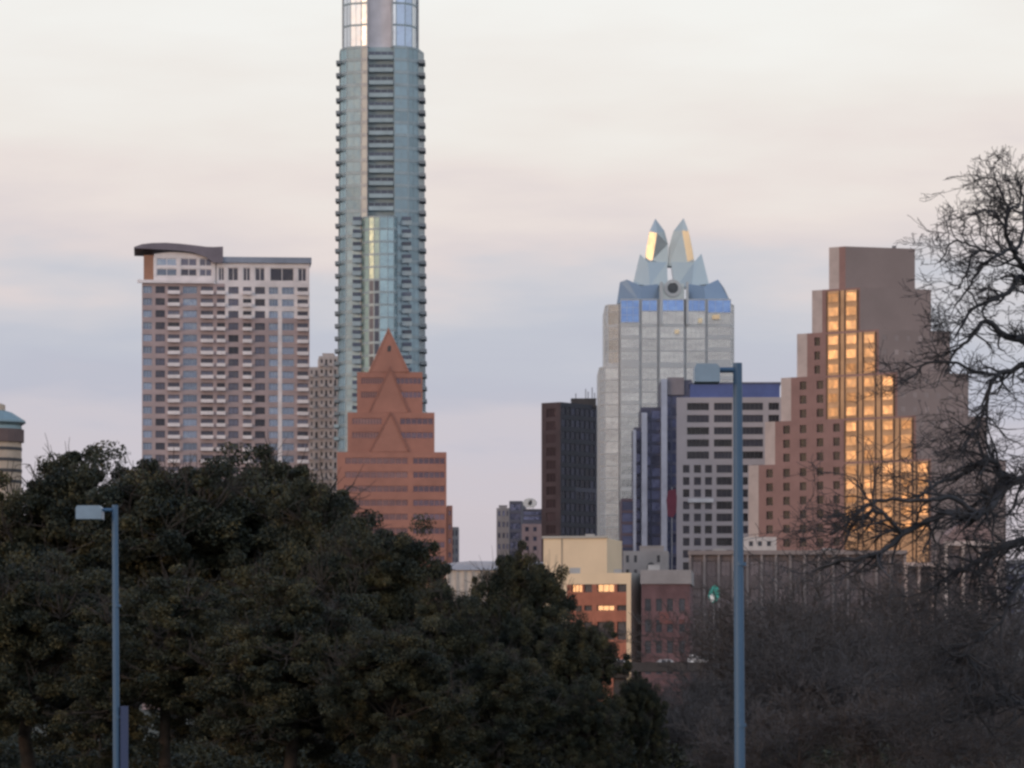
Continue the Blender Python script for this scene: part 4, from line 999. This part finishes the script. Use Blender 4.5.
# ------------------------------------------------------------------ foliage
def leaf_material(name, c1, c2, c3):
    m = bpy.data.materials.new(name); m.use_nodes = True
    n, l = m.node_tree.nodes, m.node_tree.links
    b = n['Principled BSDF']; b.inputs['Roughness'].default_value = .6; b.inputs['Specular IOR Level'].default_value = .25
    t = n.new('ShaderNodeTexCoord'); oi = n.new('ShaderNodeObjectInfo')
    ad = n.new('ShaderNodeVectorMath'); ad.operation = 'ADD'
    sc = n.new('ShaderNodeMath'); sc.operation = 'MULTIPLY'; sc.inputs[1].default_value = 60; l.new(oi.outputs['Random'], sc.inputs[0])
    l.new(t.outputs['Object'], ad.inputs[0]); l.new(sc.outputs[0], ad.inputs[1])
    z = n.new('ShaderNodeTexNoise'); z.inputs['Scale'].default_value = .55; z.inputs['Detail'].default_value = 4; l.new(ad.outputs[0], z.inputs[0])
    g_ = n.new('ShaderNodeNewGeometry')
    mx = n.new('ShaderNodeMath'); mx.operation = 'MULTIPLY_ADD'; mx.inputs[1].default_value = .22; l.new(g_.outputs['Random Per Island'], mx.inputs[0]); l.new(z.outputs[0], mx.inputs[2])
    rp = n.new('ShaderNodeValToRGB'); l.new(mx.outputs[0], rp.inputs[0])
    e = rp.color_ramp.elements; e[0].position = .42; e[0].color = (*c1, 1); e[1].position = .82; e[1].color = (*c3, 1); q = e.new(.62); q.color = (*c2, 1)
    l.new(rp.outputs[0], b.inputs['Base Color'])
    return m
def np_mesh(name, V_, F4, mats, smooth=False):
    me = bpy.data.meshes.new(name)
    nv, nf = len(V_), len(F4)
    me.vertices.add(nv); me.vertices.foreach_set('co', V_.astype(np.float32).ravel())
    me.loops.add(nf*4); me.loops.foreach_set('vertex_index', F4.astype(np.int32).ravel())
    me.polygons.add(nf); me.polygons.foreach_set('loop_start', np.arange(0, nf*4, 4, dtype=np.int32))
    me.update(calc_edges=True)
    for m_ in mats: me.materials.append(m_)
    if smooth: me.polygons.foreach_set('use_smooth', np.ones(nf, dtype=bool))
    return me
def leaves(rng, centres, rads, per, size, flat=.7):
    K = len(centres); n = K*per
    c = np.repeat(centres, per, 0); r = np.repeat(rads, per)[:, None]
    d = rng.normal(size=(n, 3)); d /= np.linalg.norm(d, axis=1)[:, None]
    p = c + d * r * (rng.random((n, 1))**.42) * np.array([1, 1, flat])
    a = rng.normal(size=(n, 3)); a /= np.linalg.norm(a, axis=1)[:, None]
    b = np.cross(a, rng.normal(size=(n, 3))); b /= np.linalg.norm(b, axis=1)[:, None]
    s = size * (.6 + .8*rng.random((n, 1)))
    V_ = np.stack([p - a*s*.5, p + b*s*.3, p + a*s*.5, p - b*s*.3], 1).reshape(-1, 3)
    F4 = np.arange(n*4).reshape(-1, 4)
    return V_, F4
def np_tubes(segs, n=3):
    """segs: array (k, 8): p0 xyz, p1 xyz, r0, r1"""
    S = np.array(segs, dtype=float); p0, p1, r0, r1 = S[:, :3], S[:, 3:6], S[:, 6], S[:, 7]
    t = p1-p0; t /= np.maximum(np.linalg.norm(t, axis=1), 1e-6)[:, None]
    a = np.cross(t, np.array([.31, .87, .12])); a /= np.maximum(np.linalg.norm(a, axis=1), 1e-6)[:, None]; b = np.cross(t, a)
    k = len(S); V_ = np.zeros((k, 2*n, 3))
    for q in range(n):
        an = 2*math.pi*q/n; o = a*math.cos(an)+b*math.sin(an)
        V_[:, q] = p0+o*r0[:, None]; V_[:, n+q] = p1+o*r1[:, None]
    base = (np.arange(k)*2*n)[:, None]
    F4 = np.concatenate([base + np.array([[q, (q+1) % n, n+(q+1) % n, n+q]]) for q in range(n)], 0)
    return V_.reshape(-1, 3), F4
def wig(rng, d, s):
    d = d + rng.normal(size=3)*s
    return d/np.linalg.norm(d)
def grow(rng, segs, p, d, L, r, depth, up=.06, spread=.75, kids=(3, 5), shrink=.62, wob=.16, minr=.006, droop=0.0):
    n = 4 if depth > 1 else 3
    pts = [p]; rs = [r]
    for i in range(n):
        d = wig(rng, d, wob); d[2] += up - droop*(3-depth if depth < 3 else 0); d /= np.linalg.norm(d)
        q = pts[-1] + d*L/n; rr = max(minr, r*(1-.5*(i+1)/n))
        segs.append((*pts[-1], *q, rs[-1], rr)); pts.append(q); rs.append(rr)
    if depth <= 0: return
    kn = rng.integers(kids[0], kids[1]+1)
    for k in range(kn):
        i = int(rng.integers(1, n+1)) if k else n
        dd = wig(rng, d, spread)
        if dd[2] < -.3: dd[2] *= .3; dd /= np.linalg.norm(dd)
        grow(rng, segs, pts[i], dd, L*shrink*(.75+.5*rng.random()), rs[i]*.72, depth-1, up, spread, kids, shrink, wob, minr, droop)
m_bark = mat('oak_bark', (.05, .042, .036), .95, scale=2, var=.3); m_twig = mat('grey_twig_bark', (.078, .069, .068), .9, scale=2, var=.25); m_dbark = mat('dark_limb_bark', (.042, .042, .047), .95, scale=3, var=.3)
m_leaf = leaf_material('live_oak_leaves', (.016, .023, .020), (.038, .043, .027), (.105, .090, .042))
def oak_proto(seed, rx, rz, zc, clumps, per, gap=0.0):
    rng = np.random.default_rng(seed)
    # lumpy crown: lobes, then leaf clumps on and inside them
    lobes = []
    for k in range(24):
        a = rng.random()*2*math.pi; e = rng.random()**.8*math.pi*.5*(1 if rng.random() < .75 else -.55)
        rr = (.52+.24*rng.random())
        lobes.append((np.array([math.cos(a)*math.cos(e)*rx*rr, math.sin(a)*math.cos(e)*rx*rr, zc+math.sin(e)*rz*rr]), rx*(.22+.16*rng.random())))
    lobes += [(np.array([0, 0, zc]), rx*.66)]*4; lobes.append((np.array([0, 0, zc+rz*.55]), rx*.38))
    cs, rs = [], []
    for k in range(clumps):
        c, r = lobes[rng.integers(len(lobes))]
        d = rng.normal(size=3); d /= np.linalg.norm(d)
        cs.append(c + d*r*(.35+.85*rng.random())); rs.append(.3+.6*rng.random()**1.5)
    cs = np.array(cs); cs[:, 2] = np.maximum(cs[:, 2], .5)
    V_, F4 = leaves(rng, cs, np.array(rs), per, .14)
    me = np_mesh('crown', V_, F4, [m_leaf])
    segs = []
    p = np.zeros(3); r = .38
    for i in range(4):
        q = p + np.array([rng.normal()*.15, rng.normal()*.15, zc*.22]); segs.append((*p, *q, r, r*.9)); p = q; r *= .9
    for c, _ in lobes:
        a = p; n = 4
        for i in range(n):
            t = (i+1)/n; q = p*(1-t)+c*t + rng.normal(size=3)*.2*(1-t); segs.append((*a, *q, r*.5*(1-t*.75)+.02, r*.5*(1-(t+.2)*.7)+.02)); a = q
        for k in range(7): grow(rng, segs, a, wig(rng, (c-p)/np.linalg.norm(c-p), .8), 1.7, .05, 1)
    V_, F4 = np_tubes(segs, 6); tm = np_mesh('trunk', V_, F4, [m_bark])
    return me, tm
oaks = [oak_proto(1, 6.2, 6.2, 6.6, 660, 440), oak_proto(2, 6.0, 6.6, 6.4, 660, 440), oak_proto(13, 6.4, 5.8, 6.5, 640, 440)]
def place_tree(name, parts, px, py_top, Y, H, wscale, rz, label, cat, group):
    top = Z_(py_top, Y); s = top/H
    T = thing(name, (X_(px, Y), Y, 0), label, cat, group); T.rotation_euler = (0, 0, rz); T.scale = (s*wscale, s*wscale, s)
    for pn, me in parts:
        o = bpy.data.objects.new(pn, me); COL.objects.link(o); o.parent = T
oak_spots = [
    (-62, 480, 190, .9, 'leafy oak at the far left edge, partly out of the picture'),
    (62, 463, 186, .95, 'leafy oak with a ragged thin top left of the left lamp post'),
    (176, 455, 178, 1.1, 'tall broad leafy oak directly below the pink apartment tower'),
    (262, 459, 184, .95, 'tall leafy oak below the right half of the pink apartment tower'),
    (315, 495, 170, .85, 'leafy oak at the left foot of the pink gabled building'),
    (378, 526, 160, .82, 'leafy oak hiding the foot of the pink gabled building'),
    (516, 552, 150, .58, 'dark rounded leafy oak in front of the small grey towers, left of the cream block'),
    (445, 590, 146, .8, 'lower dark oak between the gabled building and the rounded oak at centre'),
    (578, 617, 138, .70, 'low dark oak below the orange brick building'),
    (640, 676, 142, .62, 'small dark oak low in the picture, under the dull red brick block'),
    (545, 662, 152, .8, 'low dark oak between the centre front oaks and the brick buildings'),
    (30, 560, 140, 1.2, 'front oak at the lower left corner'),
    (165, 575, 136, 1.2, 'front oak immediately right of the left lamp post'),
    (290, 585, 132, 1.2, 'front oak at the bottom below the pink gabled building\'s left side'),
    (395, 625, 128, 1.1, 'front oak at the bottom, left of the picture\'s centre'),
    (500, 650, 130, 1.0, 'front oak at the bottom centre'),
    (585, 680, 132, .75, 'lowest front oak at the bottom, right of the picture\'s centre'),
]
for k, (px, py, Y, ws, lb) in enumerate(oak_spots):
    cm, tm = oaks[k % 3]
    place_tree('oak_tree', [('crown', cm), ('trunk', tm)], px, py, Y, 12.6, ws, 1.3*k, lb, 'tree', 'leafy oaks in front of the skyline')
# shrub understorey
rng = np.random.default_rng(11)
cs = np.stack([rng.uniform(-34, 14, 900), rng.uniform(140, 200, 900), rng.uniform(.2, 1.2, 900)], 1)
V_, F4 = leaves(rng, cs, rng.uniform(.6, 1.1, 900), 330, .15)
o = bpy.data.objects.new('undergrowth', np_mesh('undergrowth', V_, F4, [m_leaf])); COL.objects.link(o); tag(o, 'dark leafy undergrowth filling the space below the trees', 'undergrowth', kind='stuff')

# ------------------------------------------------------------------ bare trees
def bare_proto(seed, H=10.0, stems=4):
    rng = np.random.default_rng(seed); segs = []
    for s_ in range(stems):
        a = rng.random()*2*math.pi; d = np.array([math.cos(a)*.45, math.sin(a)*.45, 1.0]); d /= np.linalg.norm(d)
        grow(rng, segs, np.array([math.cos(a)*.15, math.sin(a)*.15, 0]), d, H*.40, .14, 5, up=.05, spread=.62, kids=(3, 5), shrink=.66, wob=.15, minr=.015)
    S = np.array(segs); top = S[:, 5].max()
    S[:, 2] *= H/top; S[:, 5] *= H/top; S[:, 0:2] *= H/top; S[:, 3:5] *= H/top
    V_, F4 = np_tubes(S, 3)
    return np_mesh('branches', V_, F4, [m_twig])
bares = [bare_proto(21), bare_proto(22), bare_proto(25)]
print('bare segs', [len(b.polygons)//3 for b in bares])
bare_spots = [
    (655, 668, 165, .9, 'small bare tree right of the low dark oak, below the dull red block'),
    (668, 671, 158, 1.0, 'small bare tree below the bridge, left of the nearer lamp post'),
    (705, 666, 190, .9, 'bare tree left of the right lamp post, by the teal sign'),
    (690, 665, 150, 1.1, 'low bare tree at the bottom left of the right lamp post'),
    (735, 572, 262, 1.0, 'bare tree directly behind the nearer lamp post'),
    (805, 556, 265, 1.0, 'bare tree covering the long podium under the granite tower'),
    (870, 552, 262, 1.0, 'bare tree covering the right end of the long podium'),
    (775, 575, 235, 1.0, 'bare tree just right of the right lamp post, under the white plant room'),
    (835, 560, 228, 1.0, 'bare tree below the gold windows of the granite tower'),
    (905, 560, 236, 1.0, 'bare tree in front of the low columned wing'),
    (975, 545, 240, 1.0, 'bare tree in front of the rounded pink pavilion'),
    (1040, 540, 230, 1.0, 'bare tree at the right edge behind the big spreading tree'),
    (760, 620, 175, 1.1, 'bare bushy tree lower right of the right lamp post'),
    (830, 610, 168, 1.1, 'bare bushy tree in the middle of the lower right thicket'),
    (900, 605, 172, 1.1, 'bare bushy tree right of the thicket\'s middle'),
    (975, 600, 165, 1.1, 'bare bushy tree beside the crooked dark branch'),
    (1035, 600, 160, 1.1, 'bare bushy tree at the lower right edge'),
    (735, 680, 135, 1.2, 'front bare bush at the foot of the right lamp post'),
    (800, 665, 130, 1.2, 'front bare bush at the bottom, second right of the right lamp post'),
    (870, 660, 128, 1.2, 'front bare bush at the bottom below the granite tower'),
    (940, 660, 132, 1.2, 'front bare bush at the bottom left of the crooked dark branch'),
    (1010, 655, 126, 1.2, 'front bare bush in the bottom right corner'),
]
for k, (px, py, Y, ws, lb) in enumerate(bare_spots):
    place_tree('bare_tree', [('branches', bares[k % 3])], px, py, Y, 10.0, ws*1.1, 1.9*k, lb, 'tree', 'bare trees of the lower right thicket')

# big spreading bare tree at the right edge
def big_tree():
    Y = 75.0; rng = np.random.default_rng(5)
    T = thing('bare_tree', (X_(1095, Y), Y, 0), 'big dark bare tree reaching in from the right edge over the granite tower', 'tree')
    limbs = [
        [(1095, 873, 0, 34), (1093, 700, 0, 30), (1088, 580, .3, 26), (1080, 500, .4, 22), (1075, 420, .6, 18), (1066, 340, .6, 15), (1052, 280, .3, 11), (1046, 245, 0, 8), (1048, 215, 0, 5)],
        [(1052, 290, .3, 9), (1036, 278, 0, 7), (1023, 267, -.2, 6), (1015, 253, -.3, 5.5), (1010, 246, -.3, 5), (1005, 228, -.4, 4), (1010, 210, -.4, 3.4), (1019, 205, -.2, 2.6), (1022, 185, -.2, 2)],
        [(1015, 253, -.3, 4.5), (1023, 234, -.2, 3.6), (1024, 205, 0, 3), (1018, 180, 0, 2)],
        [(1010, 249, -.3, 4), (993, 258, -.5, 3.6), (980, 269, -.5, 3), (968, 290, -.6, 2.4), (955, 305, -.6, 1.8)],
        [(1000, 255, -.4, 3), (981, 250, -.4, 2.8), (971, 257, -.5, 2.4), (966, 275, -.6, 2.2), (958, 288, -.6, 1.6)],
        [(981, 250, -.4, 2.4), (965, 243, -.5, 2.2), (952, 242, -.5, 2), (944, 256, -.5, 1.5), (940, 262, -.5, 1.2)],
        [(1005, 228, -.4, 2.8), (995, 213, -.5, 2.2), (982, 210, -.6, 1.9), (972, 215, -.6, 1.5)],
        [(1010, 212, -.4, 2.6), (1000, 190, -.3, 2), (992, 178, -.3, 1.6), (975, 180, -.2, 1.3)],
        [(1066, 330, .6, 9), (1045, 300, .2, 7.5), (1023, 277, 0, 6.5), (1009, 291, -.2, 5.5), (991, 300, -.3, 4.6), (974, 308, -.4, 3.6), (964, 321, -.5, 2.8), (955, 338, -.6, 2)],
        [(1070, 380, .6, 12), (1045, 352, 0, 10), (1024, 341, -.2, 9), (1005, 336, -.3, 7.5), (986, 321, -.4, 5), (970, 339, -.5, 4), (957, 350, -.5, 3), (945, 372, -.6, 2)],
        [(1075, 410, .6, 11), (1045, 380, 0, 9), (1024, 365, -.2, 7), (1012, 371, -.2, 6), (997, 374, -.3, 5), (988, 392, -.4, 4.2), (985, 411, -.4, 3.6), (975, 430, -.5, 3), (962, 448, -.6, 2)],
        [(997, 374, -.3, 4), (975, 372, -.4, 3.4), (955, 362, -.6, 3), (925, 364, -.6, 2.6), (915, 374, -.6, 2.2), (899, 382, -.6, 1.6)],
        [(1078, 470, .5, 14), (1048, 478, 0, 12), (1024, 478, -.3, 10), (1007, 485, -.5, 9), (994, 503, -.7, 8.5), (975, 517, -.9, 8), (950, 512, -1, 7), (928, 521, -1, 6.6), (903, 533, -1.1, 6), (888, 548, -1.2, 5.4), (862, 557, -1.3, 4.6), (838, 562, -1.3, 3.6), (815, 570, -1.3, 2.4)],
        [(900, 535, -1.1, 4.8), (892, 523, -1.2, 4.6), (884, 514, -1.2, 4.6), (873, 511, -1.2, 4.2), (860, 519, -1.2, 3.6), (850, 528, -1.2, 3), (846, 542, -1.2, 2.2)],
        [(975, 512, -.9, 6), (950, 497, -1, 5), (928, 500, -1.1, 4.6), (903, 500, -1.1, 4.2), (880, 500, -1.1, 3.8), (862, 509, -1.2, 3.4), (848, 523, -1.2, 2.6), (830, 535, -1.2, 1.8)],
        [(1024, 480, -.3, 8), (1003, 478, -.4, 7), (997, 465, -.4, 6), (982, 461, -.5, 5.5), (964, 473, -.5, 5), (945, 480, -.6, 4.2), (932, 487, -.7, 3.4), (915, 500, -.8, 2.4)],
        [(1080, 520, .4, 12), (1050, 530, .2, 10), (1024, 540, 0, 8), (1000, 548, -.2, 6), (978, 560, -.3, 5), (955, 572, -.4, 4), (930, 590, -.5, 3)],
        [(1048, 545, .2, 6), (1028, 575, 0, 5), (1009, 600, -.2, 4.4), (1001, 622, -.3, 4), (981, 636, -.4, 4.2), (967, 652, -.5, 5), (971, 662, -.5, 4.8), (976, 674, -.5, 4), (967, 691, -.6, 3), (958, 708, -.6, 2.4)],
        [(967, 652, -.5, 3), (955, 655, -.5, 2.5), (940, 666, -.6, 1.8)],
        [(1090, 680, .2, 10), (1050, 700, 0, 8), (1020, 703, -.1, 6.4), (995, 703, -.2, 5), (975, 712, -.3, 3.6), (950, 722, -.4, 2.4)],
        [(1020, 703, -.1, 4), (1000, 692, -.2, 3), (985, 690, -.3, 2)],
    ]
    segs = []; k = Y/F
    for li, lm in enumerate(limbs):
        P = [np.array(px2(a, b_, Y+dy*3)) for a, b_, dy, _ in lm]; Rr = [max(.012, w_*k*.5*.95) for *_, w_ in lm]
        pts = []; rr = []
        for i in range(len(P)-1):
            p0 = P[max(i-1, 0)]; p1 = P[i]; p2 = P[i+1]; p3 = P[min(i+2, len(P)-1)]
            for q in range(4):
                t = q/4; pts.append(.5*((2*p1)+(-p0+p2)*t+(2*p0-5*p1+4*p2-p3)*t*t+(-p0+3*p1-3*p2+p3)*t**3) + rng.normal(size=3)*.012); rr.append(Rr[i]*(1-t)+Rr[i+1]*t)
        pts.append(P[-1]); rr.append(Rr[-1])
        for i in range(len(pts)-1): segs.append((*pts[i], *pts[i+1], rr[i], rr[i+1]))
        # side branches
        start = 6 if li == 0 else 1
        for i in range(start, len(pts)):
            dirn = pts[i]-pts[i-1]; dirn /= np.linalg.norm(dirn)
            if li == 0 and i < 14: continue
            for rep in range(1 if pts[i][2] > 8.3 else 2):
                if rng.random() < (.72 if pts[i][2] > 8.3 else (.34 if 12 <= li <= 15 and pts[i][0] < X_(965, Y) else .72)):
                    d = wig(rng, dirn*.7+np.array([-.25, 0, .15 if pts[i][2] > 9.5 else -.10]), .55)
                    top = pts[i][2] > 8.3
                    grow(rng, segs, pts[i], d, (.42 if top else .66)*(.6+.8*rng.random()), min(rr[i]*.6, .028), 3 if rng.random() < .8 else 2, up=.02 if top else -.03, spread=.6, kids=(2, 4), shrink=.68, wob=.24, minr=.0045)
    zc_ = Z_(172, Y); segs = [q for q in segs if max(q[2], q[5]) < zc_ + .35*math.sin(q[0]*2.3)]
    V_, F4 = np_tubes(segs, 5); print('big tree segs', len(segs))
    o = bpy.data.objects.new('branches', np_mesh('branches', V_, F4, [m_dbark])); COL.objects.link(o); o.parent = T; o.matrix_parent_inverse = Matrix.Translation(-T.location)
big_tree()

m_ac = mat('roof_unit_grey', (.36, .36, .36), .6)
for k, (px, py, Y, w_, h_, lb) in enumerate([(575, 573.5, 856, 2.2, 1.1, 'grey roof unit on the left of the orange brick building roof'), (618, 573.5, 856, 1.6, .8, 'small grey roof unit at the right corner of the orange brick building'),
        (654, 570, 850, 2.4, 1.0, 'grey roof unit on the dull red block roof'), (590, 538.5, 908, 2.0, .9, 'grey roof unit on the cream block roof'),
        (720, 554, 968, 3.0, 1.2, 'grey roof unit on the podium left of the nearer lamp post'), (830, 554, 968, 3.4, 1.3, 'grey roof unit on the podium below the granite tower')]):
    T = thing('roof_unit', (X_(px, Y), Y, Z_(py, Y)-.9), lb, 'roof unit', 'air handling units on the low roofs')
    z = Z_(py, Y)-.9; x = X_(px, Y)
    b = MB(); b.box(x-w_/2, x+w_/2, Y, Y+2, z+.25, z+.9+h_); b.build('casing', [m_ac], T)
    b = MB(); b.box(x-w_/2-.05, x+w_/2+.05, Y-.05, Y+2.05, z+.9+h_, z+.98+h_); b.build('lid', [m_steel], T)
    b = MB(); b.box(x-w_/2+.2, x+w_/2-.2, Y+.2, Y+1.8, z, z+.248); b.build('stand', [m_steel], T)
